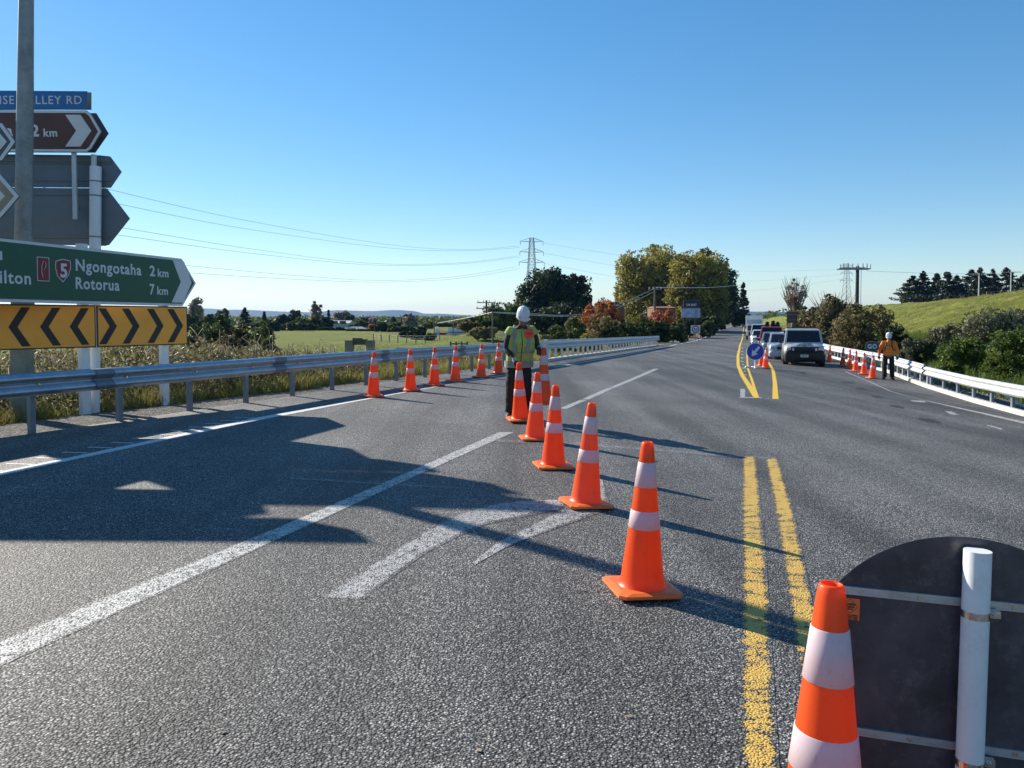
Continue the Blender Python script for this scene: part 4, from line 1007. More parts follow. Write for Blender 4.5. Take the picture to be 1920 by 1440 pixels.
    for s in 'RL':
        an = V3(J['an' + s]); f = V3(J.get('toe' + s, (0, -1, 0))).normalized(); b = MB()
        b.tube([an + V3((0, .01, .10)), an + V3((0, .02, 0)), an + V3((0, .03, -.055))], [.055, .052, .05], 12)
        b.tube([an + V3((0, .04, -.055)) - f * .03, an + V3((0, 0, -.055)) + f * .07, an + V3((0, 0, -.065)) + f * .15, an + V3((0, 0, -.07)) + f * .2], [.048, .05, .045, .028], 12)
        remesh(b.build('boot', M['boot'], t), .010)
        if opt.get('gloves'):
            b = MB(); w = V3(J['wr' + s]); d = V3(J['hd' + s][0]).normalized()
            hand(b, w - d * .0, d, J['hd' + s][1], 1 if s == 'R' else -1, J['hd' + s][2], 1.06)
            o = b.build('glove', M['glove'], t); m = o.modifiers.new('d', 'REMESH'); m.mode = 'VOXEL'; m.voxel_size = .005; m.use_smooth_shade = True
            ds = o.modifiers.new('thick', 'DISPLACE'); ds.strength = .006; ds.mid_level = 0
            MB().tube([w - d * .055, w + d * .012], [.044, .040], 14, caps=False).build('cuff', M['cuff'], o)
    # helmet
    b = MB(); c = hd + V3((0, .005, .052)); n = 24; V = []; q = fwd.to_track_quat('-Y', 'Z').to_matrix() if False else Matrix((sd, -fwd, upv)).transposed()
    prof = [(1.04, -.035), (1.03, .0), (1.0, .05), (.90, .10), (.68, .142), (.36, .165), (.02, .172)]
    for r, z in prof:
        for j in range(n): a = 2 * PI * j / n; V.append(c + q @ V3((.106 * r * math.cos(a), .127 * r * math.sin(a), z * .95)))
    F = [(i * n + j, i * n + (j + 1) % n, (i + 1) * n + (j + 1) % n, (i + 1) * n + j) for i in range(len(prof) - 1) for j in range(n)]
    b.add(V, F, 0, True)
    # peak
    pk = []; 
    for j in range(9):
        a = PI * (1.12 + .76 * j / 8); pk += [c + q @ V3((.108 * math.cos(a), .129 * math.sin(a), -.028)), c + q @ V3((.112 * math.cos(a), .129 * math.sin(a) - .05 * math.sin((j) / 8 * PI), -.045)), c + q @ V3((.108 * math.cos(a), .129 * math.sin(a), -.040))]
    b.add(pk, [(j * 3, j * 3 + 1, j * 3 + 4, j * 3 + 3) for j in range(8)] + [(j * 3 + 1, j * 3 + 2, j * 3 + 5, j * 3 + 4) for j in range(8)], 0, True)
    he = b.build('helmet', M['helmet'], t)
    b = MB()
    for a in (-.55, 0, .55):
        pts = [c + q @ V3((.106 * 1.0 * math.sin(a) * k, -.127 * math.cos(a * 1.0) * k, z * .95)) for k, z in ((1.03, .02), (.985, .07), (.86, .115), (.6, .152))]; b.tube(pts, .008, 6)
    b.build('ridge', M['helmet'], he)
    b = MB()
    for a in (-.8, .8): p = c + q @ V3((.106 * 1.03 * math.sin(a), -.127 * 1.03 * math.cos(a), .005)); b.ell(p, (.014, .014, .012))
    b.build('vent', M['black'], he)
    b = MB()
    for s in (-1, 1): b.tube([c + q @ V3((s * .105, -.02, -.03)), hd + sd * s * .082 + fwd * .03 - upv * .06, hd + fwd * .045 - upv * .125], .005, 6)
    b.build('chin_strap', M['black'], he)
    b = MB()
    for s in (-1, 1): b.ell(hd + fwd * .083 + sd * s * .033 + upv * .018, (.026, .010, .017), rot=q)
    b.build('dark_glasses', M['glass'], t)
    return t
w1 = gp(972, 787); w1 = Vector((at(972, 787, 12.45).x, 12.45, float(road_z(.1, 12.45)) + .02))
J1 = dict(head=(.075, -.25, 1.665), neck=(.06, -.17, 1.535), chest=(.045, -.09, 1.32), pelvis=(.01, .07, .93), look=(.22, -1, -.36),
          shR=(-.15, -.14, 1.43), elR=(-.205, -.08, 1.165), wrR=(-.055, -.30, .975), hdR=((.28, -.5, -.9), (.9, .3, -.1), .55),
          shL=(.245, -.09, 1.445), elL=(.315, .07, 1.20), wrL=(.345, -.07, 1.165), hdL=((.0, -.9, -.30), (0, -.25, -1), .6),
          hpR=(-.10, .05, .90), knR=(-.125, .02, .50), anR=(-.135, .08, .10), toeR=(-.25, -1, 0), hpL=(.12, .06, .90), knL=(.14, .02, .50), anL=(.16, .10, .10), toeL=(.3, -1, 0))
W1 = person('worker in a green high-visibility vest and white helmet setting out two cones', w1, J1, dict(skin=M['skin'], trousers=M['blackcloth'], shirt=M['darksleeve'], vest=M['hivis'], gloves=True, sleeve=.98, hem=.0))
W1.scale = (.965, .965, .965)
# cone held in his left hand, lifted off the ground
c6 = place_cone(Vector((w1.x + .40, 12.26, w1.z)), 'orange traffic cone lifted off the road in the worker\'s raised left hand', G1, .2, .25, (R(2), R(-3)))
c5.location = (w1.x + .025, 12.05, w1.z + .03); c5.rotation_euler = (R(3), R(-2), .2)

w2 = gp(1665, 712); w2.z += .02
J2 = dict(head=(0, -.02, 1.62), neck=(0, 0, 1.49), chest=(0, 0, 1.27), pelvis=(0, .02, .90), look=(-.1, -1, -.12),
          shR=(-.205, 0, 1.41), elR=(-.31, .0, 1.13), wrR=(-.34, -.07, .90), hdR=((-.02, -.15, -1), (.8, -.5, 0), .35),
          shL=(.205, 0, 1.41), elL=(.31, .02, 1.13), wrL=(.31, -.06, .90), hdL=((.02, -.15, -1), (-.8, -.5, 0), .35),
          hpR=(-.11, .02, .87), knR=(-.13, -.01, .48), anR=(-.13, .03, .10), toeR=(-.35, -1, 0), hpL=(.11, .02, .87), knL=(.13, -.01, .48), anL=(.14, .03, .10), toeL=(.35, -1, 0))
person('worker in an orange shirt and white helmet standing in front of the white barrier', w2, J2, dict(skin=M['skin_light'], trousers=M['blackcloth'], shirt=M['hivis_orange'], harness=True, gloves=True, sleeve=1.15, belly=1.12, shirt_low=.02), R(-22))

# ---------------------------------------------------------------- vehicles (local forward is -y)
def wheel(t, x, y, r, w, k):
    b = MB(); b.lathe([(r * .62, -w / 2), (r * .92, -w / 2), (r, -w * .36), (r, w * .36), (r * .92, w / 2), (r * .62, w / 2)], 28)
    q = Matrix.Rotation(PI / 2, 3, 'Y'); b.v = [tuple(q @ Vector(v) + Vector((x, y, r))) for v in b.v]
    o = b.build('wheel', M['tyre'], t)
    b = MB(); s = 1 if x > 0 else -1
    b.cyl((x + s * w * .30, y, r), (x + s * w * .44, y, r), r * .60, r * .55, 20)
    for i in range(6): a = i * PI / 3; b.box((x + s * w * .46, y + r * .33 * math.cos(a), r + r * .33 * math.sin(a)), (.02, .06, r * .5), Matrix.Rotation(PI / 2 - a, 3, 'X').transposed() if False else Matrix.Rotation(a - PI / 2, 3, 'X'))
    b.build('rim', M['rim'], o)
def loft(b, st, mi=0):
    """st: list of (y, [(x,z)...] half section from centre top to centre bottom); mirrored"""
    k = len(st[0][1]); full = []
    for y, s in st: full.append([(x, y, z) for x, z in s] + [(-x, y, z) for x, z in reversed(s)])
    n = 2 * k; V = [p for r in full for p in r]
    F = [(i * n + (j + 1) % n, i * n + j, (i + 1) * n + j, (i + 1) * n + (j + 1) % n) for i in range(len(st) - 1) for j in range(n)]
    F += [tuple(range(n)), tuple(range(len(st) * n - 1, (len(st) - 1) * n - 1, -1))]
    return b.add(V, F, mi, True)
def car(label, cat, loc, rz, L, W, H, paint, kind='suv', low=None, extras=()):
    name = {'suv': 'parked_car', 'hatch': 'parked_car', 'ute': 'pickup_truck', 'van': 'van'}[kind]
    t = thing(name, label, cat, loc, rz, 'vehicles queued on the right lane'); h = W / 2
    belt = {'suv': .60, 'hatch': .62, 'ute': .56, 'van': .55}[kind] * H; gc = {'suv': .24, 'hatch': .18, 'ute': .26, 'van': .2}[kind]
    hood = belt * (.97 if kind != 'van' else .9); y0, y1 = -L / 2, L / 2
    hl = {'suv': .24, 'hatch': .23, 'ute': .24, 'van': .13}[kind] * L
    def sec(w, zt, zb, cr=.04): return [(0, zt + cr), (w * .55, zt + cr * .8), (w * .86, zt + cr * .1), (w * .965, zt - .07), (w, (zt + zb) * .5 + .04), (w * .985, zb + .12), (w * .9, zb), (0, zb)]
    st = [(y0, sec(h * .80, hood * .80, gc + .18)), (y0 + .06, sec(h * .90, hood * .90, gc + .06)), (y0 + .22, sec(h * .97, hood * .955, gc)), (y0 + hl * .7, sec(h, hood * .99, gc)), (y0 + hl, sec(h, hood, gc)),
          (y0 + L * .5, sec(h, belt, gc, 0)), (y1 - .35, sec(h, belt, gc, 0)), (y1 - .08, sec(h * .96, belt * .97, gc + .04)), (y1, sec(h * .9, belt * .9, gc + .15))]
    b = MB(); loft(b, st); body = b.build('body', paint, t)
    # cabin
    yb = y1 - .10 if kind != 'ute' else y0 + L * .62; lean = {'suv': .62, 'hatch': .80, 'ute': .60, 'van': .75}[kind]
    wb, wt_ = h * .965, h * (.85 if kind == 'suv' else .80)
    B = [(-wb, y0 + hl), (wb, y0 + hl), (wb, yb), (-wb, yb)]; T = [(-wt_, y0 + hl + lean), (wt_, y0 + hl + lean), (wt_, yb - .22), (-wt_, yb - .22)]
    zb, zt = belt - .04, H - .05
    def lerp4(i, f, ins=0): x, y = B[i]; X, Y = T[i]; return Vector((x + (X - x) * f, y + (Y - y) * f, zb + (zt - zb) * f))
    b = MB(); V = [lerp4(i, 0) for i in range(4)] + [lerp4(i, 1) for i in range(4)]
    V += [V[4] * 1 + Vector((.12, .10, .05)), V[5] + Vector((-.12, .10, .05)), V[6] + Vector((-.12, -.10, .05)), V[7] + Vector((.12, -.10, .05))]
    b.add(V, [(0, 1, 5, 4), (1, 2, 6, 5), (2, 3, 7, 6), (3, 0, 4, 7), (4, 5, 9, 8), (5, 6, 10, 9), (6, 7, 11, 10), (7, 4, 8, 11), (8, 9, 10, 11)]); bevel(b.build('cabin', paint, t), .03)
    def pane(nm, i, j, m0, m1, f0=.14, f1=.93, off=.012):
        a, b_, c_, d = lerp4(i, f0).lerp(lerp4(j, f0), m0), lerp4(i, f0).lerp(lerp4(j, f0), m1), lerp4(i, f1).lerp(lerp4(j, f1), m1), lerp4(i, f1).lerp(lerp4(j, f1), m0)
        nn = (b_ - a).cross(d - a).normalized(); P = [v + nn * off for v in (a, b_, c_, d)] + [v - nn * .01 for v in (a, b_, c_, d)]
        MB().add(P, [(0, 1, 2, 3), (4, 7, 6, 5), (0, 4, 5, 1), (1, 5, 6, 2), (2, 6, 7, 3), (3, 7, 4, 0)]).build(nm, M['glass'], t)
    pane('windscreen', 0, 1, .06, .94); pane('rear_window', 2, 3, .08, .92)
    for i, j in ((3, 0), (1, 2)):
        cuts = ((.05, .34), (.37, .66), (.69, .95)) if kind in ('suv',) else ((.06, .48), (.52, .92))
        for a, c_ in cuts:
            if (i, j) == (3, 0): a, c_ = 1 - c_, 1 - a
            pane('side_window', i, j, a, c_)
    # face: grille, headlights, bumper, plate
    zf = hood * .80; fy = y0
    low = low or paint
    b = MB(); bt = gc + (.34 if low is paint else .53); loft(b, [(y0 - .055, sec(h * .80, bt, gc + .07, 0)), (y0 - .03, sec(h * .93, bt + .02, gc + .0, 0)), (y0 + .35, sec(h * 1.012, bt, gc - .06, 0))]); b.build('bumper', low, t)
    b = MB(); b.box((0, y0 - .005, zf - .05), (W * (.46 if low is paint else .66), .10, .17 if low is paint else .30)); gr_ = b.build('grille', M['plastic'], t); bevel(gr_, .02)
    for s in (-1, 1):
        b = MB(); b.box((s * h * .66, y0 + .03, zf - .02), (W * .19, .14, .155), Matrix.Rotation(s * .22, 3, 'Z')); bevel(b.build('headlight', M['lampglass'], t), .03)
        b = MB(); b.box((s * (h + .10), y0 + hl + .30, belt + .09), (.20, .10, .17)); b.bar((s * (h - .04), y0 + hl + .32, belt + .02), (s * (h + .05), y0 + hl + .3, belt + .06), .04); bevel(b.build('mirror', M['plastic'], t), .03)
        b = MB(); b.box((s * h * .9, y1 - .02, belt * .78), (.14, .06, .2)); b.build('tail_light', M['sign_red'], t)
    pl_ = MB().box((0, y0 - .062, gc + .26), (.36, .012, .125)).build('number_plate', M['plate'], t)
    MB().box((0, y0 - .069, gc + .26), (.27, .002, .05)).build('plate_lettering', M['galv_old'], pl_)
    if low is not paint:
        for s in (-1, 1):
            b = MB(); b.box((s * (h + .004), 0, gc + .16), (.03, L * .86, .26)); b.build('side_cladding', low, t)
    r = {'suv': .36, 'hatch': .31, 'ute': .37, 'van': .34}[kind]
    for x in (-1, 1):
        for yy in (y0 + .86, y1 - .86): wheel(t, x * (h - .10), yy, r, .23, kind)
    b = MB()
    for x in (-1, 1):
        for yy in (y0 + .86, y1 - .86): b.cyl((x * (h - .24), yy, r + .01), (x * (h + .006), yy, r + .01), r * 1.16, n=28)
    b.build('wheel_arches', M['plastic'], t)
    if 'rack' in extras:
        b = MB()
        for s in (-1, 1): b.tube([(s * wt_ * .9, y0 + hl + lean + .2, H + .03), (s * wt_ * .9, yb - .5, H + .03)], .018, 8)
        for yy in (y0 + hl + lean + .4, yb - .8): b.box((0, yy, H + .05), (W * .78, .06, .03))
        b.build('roof_rack', M['plastic'], t)
    if 'load' in extras:
        b = MB()
        for x, y, z in ((-.3, .5, .28), (.15, .9, .35), (.5, 1.3, .25)): b.box((x, y + .2, H + z / 2 - .1), (.35, .45, z)); b.ell((x, y + .2, H + z), (.16, .16, .12))
        b.build('deck_load', M['blackcloth'], t)
    return t
RZ = -math.atan(.305)
def qpos(D, off=0, shift=0):
    x = 13.5 + .305 * (D - 36) + off; return Vector((x, D, float(road_z(x, D)) + .015))
white = car_paint('car_white', (.72, .72, .70)); pale = car_paint('car_pale', (.46, .47, .46)); silver = car_paint('car_silver', (.35, .40, .47)); slate = car_paint('car_slate', (.16, .20, .27)); red = car_paint('car_red', (.42, .03, .05))
p = at(1504, 680, 37.2); car('white four wheel drive with dark lower bumper leading the queue', 'car', Vector((p.x + .75, 39.2, float(road_z(p.x + .75, 39.2)) + .015)), RZ - R(1), 4.4, 1.90, 1.78, pale, 'suv', M['plastic'], ('rack',))
car('light silver hatchback right behind the white four wheel drive', 'car', qpos(45.2, -.45), RZ, 4.2, 1.74, 1.50, silver, 'hatch')
car('slate blue sedan third in the queue', 'car', qpos(51.5, -.75), RZ, 4.4, 1.75, 1.47, slate, 'hatch')
car('red pickup with dark load above its cab in the queue', 'truck', qpos(60, -.7), RZ, 5.0, 1.80, 1.85, red, 'ute', None, ('load',))
car('small white car between the red pickup and the white van', 'car', qpos(74, -1.3), RZ, 4.2, 1.75, 1.5, white, 'hatch')
car('white van with a dark windscreen in front of the box truck', 'van', qpos(83, -1.3), RZ, 4.9, 1.85, 2.15, white, 'van')
t = thing('box_truck', 'white box truck with a tall cargo body at the back of the queue', 'truck', qpos(118, -1.6), RZ, 'vehicles queued on the right lane')
b = MB(); b.box((0, 1.6, 2.35), (2.45, 6.2, 2.5)); bevel(b.build('cargo_box', white, t), .05)
MB().box((0, -1.515, 2.35), (2.1, .02, 1.3)).build('box_front_panel', silver, t)
b = MB(); b.box((0, -2.6, 1.45), (2.1, 1.8, 1.7), taper=.93); bevel(b.build('cab', white, t), .08)
MB().box((0, -3.46, 1.75), (1.8, .08, .75)).build('windscreen', M['glass'], t); MB().box((0, -3.5, .85), (1.5, .1, .3)).build('grille', M['plastic'], t)
for s in (-1, 1):
    MB().box((s * .82, -3.5, .85), (.3, .1, .2)).build('headlight', M['lampglass'], t); MB().box((s * 1.25, -3.3, 1.9), (.15, .1, .45)).build('mirror', M['plastic'], t)
    for yy in (-2.6, 3.2): wheel(t, s * 1.0, yy, .48, .3, 0)
MB().box((0, 1.0, .75), (1.0, 8, .3)).build('chassis', M['plastic'], t)

# ---------------------------------------------------------------- pylons, poles, cables
def pylon(label, D, pxc, pytop, pybase, spread, rz=0):
    top = at(pxc, pytop, D); bx = top.x; zb = gz(bx, D); H = top.z - zb; t = thing('pylon', label, 'pylon', (bx, D, zb), rz)
    b = MB(); w0 = spread; w1_ = .95; waist = .62
    def half(f): return w0 + (1.9 - w0) * (f / waist) if f < waist else 1.9 + (w1_ - 1.9) * ((f - waist) / (1 - waist))
    lv = [0, .16, .31, .44, .54, .62, .69, .76, .83, .90, .96, 1.0]
    for i in range(len(lv) - 1):
        a, c_ = half(lv[i]), half(lv[i + 1]); za, zc_ = lv[i] * H, lv[i + 1] * H; cs = [(-1, -1), (1, -1), (1, 1), (-1, 1)]
        for k in range(4):
            p, q = cs[k], cs[(k + 1) % 4]
            b.bar((p[0] * a, p[1] * a, za), (p[0] * c_, p[1] * c_, zc_), .28 if i < 5 else .22)
            b.bar((p[0] * a, p[1] * a, za), (q[0] * c_, q[1] * c_, zc_), .13); b.bar((q[0] * a, q[1] * a, za), (p[0] * c_, p[1] * c_, zc_), .13)
            b.bar((p[0] * c_, p[1] * c_, zc_), (q[0] * c_, q[1] * c_, zc_), .13)
    b.build('lattice_mast', M['lattice'], t)
    tips = []
    for f, wd in ((.955, 6.0), (.835, 6.2), (.715, 6.6)):
        z = f * H; b = MB()
        for s in (-1, 1):
            h2 = half(f)
            for yy in (-h2, h2): b.bar((s * h2, yy, z), (s * wd, 0, z + .2), .16); b.bar((s * h2, yy, z + 1.9), (s * wd, 0, z + .25), .13)
            for k in (.35, .7): x = h2 + (wd - h2) * k; b.bar((s * x, 0, z + .05), (s * x, 0, z + 1.9 * (1 - k)), .1)
            tips.append((s * wd, z)); tips.append((s * wd * .72, z))
        b.build('crossarm', M['lattice'], t)
        ins = MB()
        for s in (-1, 1):
            for x in (wd,): ins.cyl((s * x, 0, z + .1), (s * x, 0, z - 1.7), .14, n=6)
        ins.build('insulator', M['wire'], t)
    return t, top, H, zb
p1, top1, H1_, zb1 = pylon('tall lattice pylon behind the dark round tree', 400, 997, 446, 600, 5.2, R(10))
p2, top2, H2_, zb2 = pylon('smaller lattice pylon far off, left of the wooden power pole on the bank', 640, 1588, 494, 590, 4.2, R(20))
def cable(name, label, pts, r, mat='wire', group=None):
    b = MB(); b.tube(pts, r, 5, caps=False); o = b.build(name, M[mat]); return tag(o, label, 'cable', group)
def catpx(ps, n=24):
    """ps: (px, py, depth) control points -> smooth 3-D polyline"""
    P = [at(*p) for p in ps]; out = []
    for i in range(n + 1):
        u = i / n * (len(P) - 1); k = min(int(u), len(P) - 2); f = u - k
        p0 = P[max(k - 1, 0)]; p1_ = P[k]; p2_ = P[k + 1]; p3 = P[min(k + 2, len(P) - 1)]
        out.append(.5 * ((2 * p1_) + (p2_ - p0) * f + (2 * p0 - 5 * p1_ + 4 * p2_ - p3) * f * f + (3 * p1_ - p0 - 3 * p2_ + p3) * f ** 3))
    return out
GC = 'high power lines running from the left to the tall pylon'
for i, (ps, lb) in enumerate([
    ([(-120, 270, 110), (212, 357, 165), (480, 417, 235), (740, 460, 320), (880, 468, 360), (973, 461, 398)], 'highest power line crossing the sky from the signs to the pylon'),
    ([(-120, 305, 110), (230, 384, 165), (480, 432, 235), (740, 466, 320), (880, 470, 360), (975, 464, 402)], 'second highest power line, just under the top one'),
    ([(-120, 372, 110), (228, 427, 165), (480, 468, 235), (700, 494, 310), (860, 493, 360), (970, 480, 398)], 'third power line from the top, upper of the middle pair'),
    ([(-120, 390, 110), (224, 441, 165), (480, 476, 235), (700, 497, 310), (860, 495, 360), (975, 482, 402)], 'fourth power line from the top, lower of the middle pair'),
    ([(-120, 455, 110), (362, 499, 200), (560, 517, 260), (720, 526, 320), (860, 518, 360), (968, 500, 398)], 'fifth power line from the top, upper of the lowest pair'),
    ([(-120, 475, 110), (362, 512, 200), (560, 524, 260), (720, 529, 320), (860, 522, 360), (973, 504, 402)], 'lowest power line left of the pylon, nearest the treetops')]):
    cable('power_line', lb, catpx(ps), .045, 'wire', GC)
for ps, lb in [([(1021, 456, 400), (1200, 484, 470), (1400, 508, 560), (1575, 505, 640)], 'top power line between the two pylons'), ([(1021, 475, 400), (1200, 505, 470), (1400, 527, 560), (1577, 514, 640)], 'middle power line between the two pylons'),
               ([(1021, 494, 400), (1200, 526, 470), (1400, 545, 560), (1577, 524, 640)], 'bottom power line between the two pylons')]:
    cable('power_line', lb, catpx(ps), .04, 'wire', 'power lines between the two pylons')
def upole(label, px_, pyt, D, r=.14, arms=((.0, 1.2),), mat='wood_pole', group=None, ins=0, arm_rz=0, name='utility_pole', back=None):
    top = at(px_, pyt, D); z0 = gz(top.x, D); h = top.z - z0; t = thing(name, label, 'utility pole', (top.x, D, z0), arm_rz, group)
    MB().cyl((0, 0, -.5), (0, 0, h), r, r * .78, 10).build('shaft', M[mat], t)
    for dz, hw in arms:
        if hw <= 0: continue
        b = MB(); b.box((0, -r, h - .15 - dz), (hw * 2, .12, .12)); b.build('crossarm', M['rail_wood'], t)
        b = MB(); k = max(2, ins or 4)
        for i in range(k): x = -hw + .1 + (2 * hw - .2) * i / (k - 1); b.cyl((x, -r, h - .1 - dz), (x, -r, h + .16 - dz), .05, n=6)
        b.build('insulators', M['wire_pale'], t)
    return t
t = upole('stout dark power pole with a wide crossarm of tall insulators on the right bank', 1608, 499, 98, .26, (), 'black')
hh = at(1608, 499, 98).z - t.location.z; b = MB()
b.box((-.5, -.3, hh - .35), (4.0, .14, .16)).box((-.5, .3, hh - .38), (4.0, .14, .14)).box((-.6, 0, hh - .2), (3.0, .5, .07)); b.box((-.1, 0, hh - .45), (.1, .7, .1)); b.build('crossarm', M['galv_old'], t)
b = MB()
for x in (-1.9, -1.3, -.75, -.1, .55, 1.05): b.cyl((x, -.3, hh - .27), (x, -.3, hh + .35), .085, .05, 8)
for x in (-2.3, 1.5): b.cyl((x, -.3, hh - .3), (x, -.3, hh + .25), .06, .04, 8)
b.build('insulators', M['wire'], t)
MB().bar((.36, -.25, 0), (.36, -.25, hh - .4), .05).build('conduit', M['wire_pale'], t)
upole('pale slim pole with a crossarm standing on the crest of the right hill', 1836, 512, 140, .11, ((.0, 2.3), (.22, 1.2)), 'wire_pale')
upole('distant crossarm pole at the far right behind the hilltop pines', 1896, 509, 185, .13, ((.0, 2.2),), 'wire_pale')
cable('overhead_wire', 'pale wires across the right-hand sky to the hill pole', catpx([(1625, 508, 98), (1700, 511, 110), (1770, 513, 125), (1836, 514, 140)]), .02, 'wire_pale')
cable('overhead_wire', 'pale wire from the hill pole toward the right edge', catpx([(1836, 514, 140), (1896, 511, 185), (1990, 508, 190)]), .025, 'wire_pale')
upole('dark wooden pole with a small crossarm beside the path left of the worker', 912, 563, 100, .15, ((.15, 1.2), (.9, 1.3)))
upole('short dark pole carrying the drooping cables, just left of the worker', 924, 584, 72, .10, ())
upole('dark pole where the cables end above the orange tree, before the olive trees', 1228, 539, 105, .17, ((.1, .9),))
cable('overhead_wire', 'pair of pale drooping cables behind the worker\'s helmet, upper', catpx([(924, 585, 72), (1000, 588.5, 78), (1060, 591, 88), (1120, 584, 96), (1180, 562, 101), (1228, 541, 105)]), .03, 'wire_pale')
cable('overhead_wire', 'pair of pale drooping cables behind the worker\'s helmet, lower', catpx([(924, 586, 72), (1000, 591, 78), (1060, 593, 88), (1120, 589, 96), (1180, 569, 101), (1228, 546, 105)]), .03, 'wire_pale')
cable('overhead_wire', 'pale cable in front of the olive trees, running level to the right', catpx([(1228, 539, 105), (1290, 539.5, 125), (1340, 538.5, 150), (1390, 534.5, 175)]), .05, 'wire_pale')
cable('overhead_wire', 'thin cable falling left from the short dark pole', catpx([(924, 585, 72), (880, 595, 85), (820, 606, 120)]), .03, 'wire_pale')
GP = 'distant poles in the valley'
for x, yv, D, arms, lb in ((785, 599, 230, (), 'thin bare valley pole, leftmost of the four before the far hills'), (814, 594, 200, (), 'thin valley pole taller than its neighbours, no crossarm'), (826, 597, 300, ((.2, 1.6), (2, 1.2)), 'small valley pole with two crossarms, far behind the tall bare one'), (851, 595, 190, ((.4, 2.0), (2.6, 1.4)), 'valley pole with two crossarms in front of the grey garage'), (735, 598, 320, (), 'faint bare valley pole among the trees'), (762, 600, 300, (), 'low bare valley pole right of the pink poplars')):
    upole(lb, x, yv, D, .14, arms, group=GP)

# ---------------------------------------------------------------- small signs far down the road
t = empty('speed_sign'); p = gp(1304, 639); t.location = p; tag(t, 'round speed sign with a red ring on a square board on the left shoulder', 'road sign')
zc = at(1305.5, 617.5, p.y).z - p.z; r = .5
MB().prism([(-.62, zc - .55), (.62, zc - .55), (.62, zc + .55), (-.62, zc + .55)], 0, .02).build('board', M['sign_white'], t)
b = MB(); b.prism([(r * math.cos(2 * PI * i / 32), zc + r * math.sin(2 * PI * i / 32)) for i in range(32)], -.01, -.001); b.build('ring', M['sign_red'], t)
b = MB(); b.prism([(r * .76 * math.cos(2 * PI * i / 32), zc + r * .76 * math.sin(2 * PI * i / 32)) for i in range(32)], -.02, -.011); b.build('face', M['sign_white'], t)
text_obj('30', t, M['black'], 0, zc - .2, -.025, .5, .4, 'CENTER', bold=.03)
b = MB(); b.bar((0, .05, 0), (0, .05, zc + .5), .07).bar((-.5, .3, 0), (0, .05, zc), .05).bar((.5, .3, 0), (0, .05, zc), .05); b.build('stand', M['galv_old'], t)
t = thing('billboard', 'two-panel roadside billboard, dark panel above a pale one, before the olive trees', 'billboard', (at(1296, 600, 112).x, 112, gz(at(1296, 600, 112).x, 112)), R(-6))
def bz(y): return at(1296, y, 112).z - t.location.z
sx = 112 / 1450
b = MB(); b.box((0, 0, (bz(563) + bz(577)) / 2), (29 * sx, .12, bz(563) - bz(577))); b.build('upper_panel', M['sign_grey'], t); M['navy'] = plain('navy_panel', (.01, .016, .04), .6)
up = MB().box((0, -.075, (bz(563) + bz(577)) / 2), (28 * sx, .02, bz(563.6) - bz(576.4))).build('upper_face', M['navy'], t)
text_obj('CAR BOAT', t, M['sign_white'], 0, bz(573.5), -.095, 19 * sx, 4.2 * sx, 'CENTER', bold=.03)
b = MB(); b.box((-.05, 0, (bz(577.8) + bz(596)) / 2), (34.5 * sx, .14, bz(577.8) - bz(596))); b.build('lower_panel', M['galv_old'], t)
M['poster'] = plain('billboard_poster', (.30, .36, .50), .6, 0, .5, 1.1)
MB().box((-.05, -.085, (bz(578.5) + bz(595)) / 2), (33.5 * sx, .02, bz(578.5) - bz(595))).build('lower_face', M['poster'], t)
b = MB()
for x in (-1.0, .6): b.bar((x, .1, 0), (x, .1, bz(566)), .16)
b.build('legs', M['black'], t)
t = thing('rear_view_sign', 'dark square back of a road sign on the right behind the queue', 'road sign', (at(1486, 600, 62).x + 1.2, 64, 0), R(8)); xx = at(1485, 600, 64).x; t.location = (xx, 64, gz(xx, 64))
z0, z1 = at(1485, 605.5, 64).z - t.location.z, at(1485, 584, 64).z - t.location.z
MB().box((0, 0, (z0 + z1) / 2), (.90, .02, z1 - z0)).build('panel', M['disc_back'], t); MB().bar((0, .04, -.3), (0, .04, z1 - .05), .07).build('post', M['galv_old'], t)
MB().box((0, -.02, z1 - .25), (.8, .02, .05)).box((0, -.02, z0 + .25), (.8, .02, .05)).build('rib', M['galv_old'], t)
# small marker posts
p = gp(1265, 640); t = thing('marker_post', 'small white marker post with a plate beyond the end of the left bridge barrier', 'post', p)
MB().box((0, 0, .5), (.12, .06, 1.0)).build('shaft', M['white_post'], t); MB().box((.1, -.04, .95), (.35, .02, .25)).build('plate', M['sign_white'], t)
for x, lb in ((1352, 'left'), (1357, 'right')):
    p = gp(x, 611.5); t = thing('marker_post', lb + ' one of two tiny white posts on the far left shoulder before the dark trees', 'post', p); MB().box((0, 0, .6), (.16, .1, 1.2)).build('shaft', M['white_post'], t)

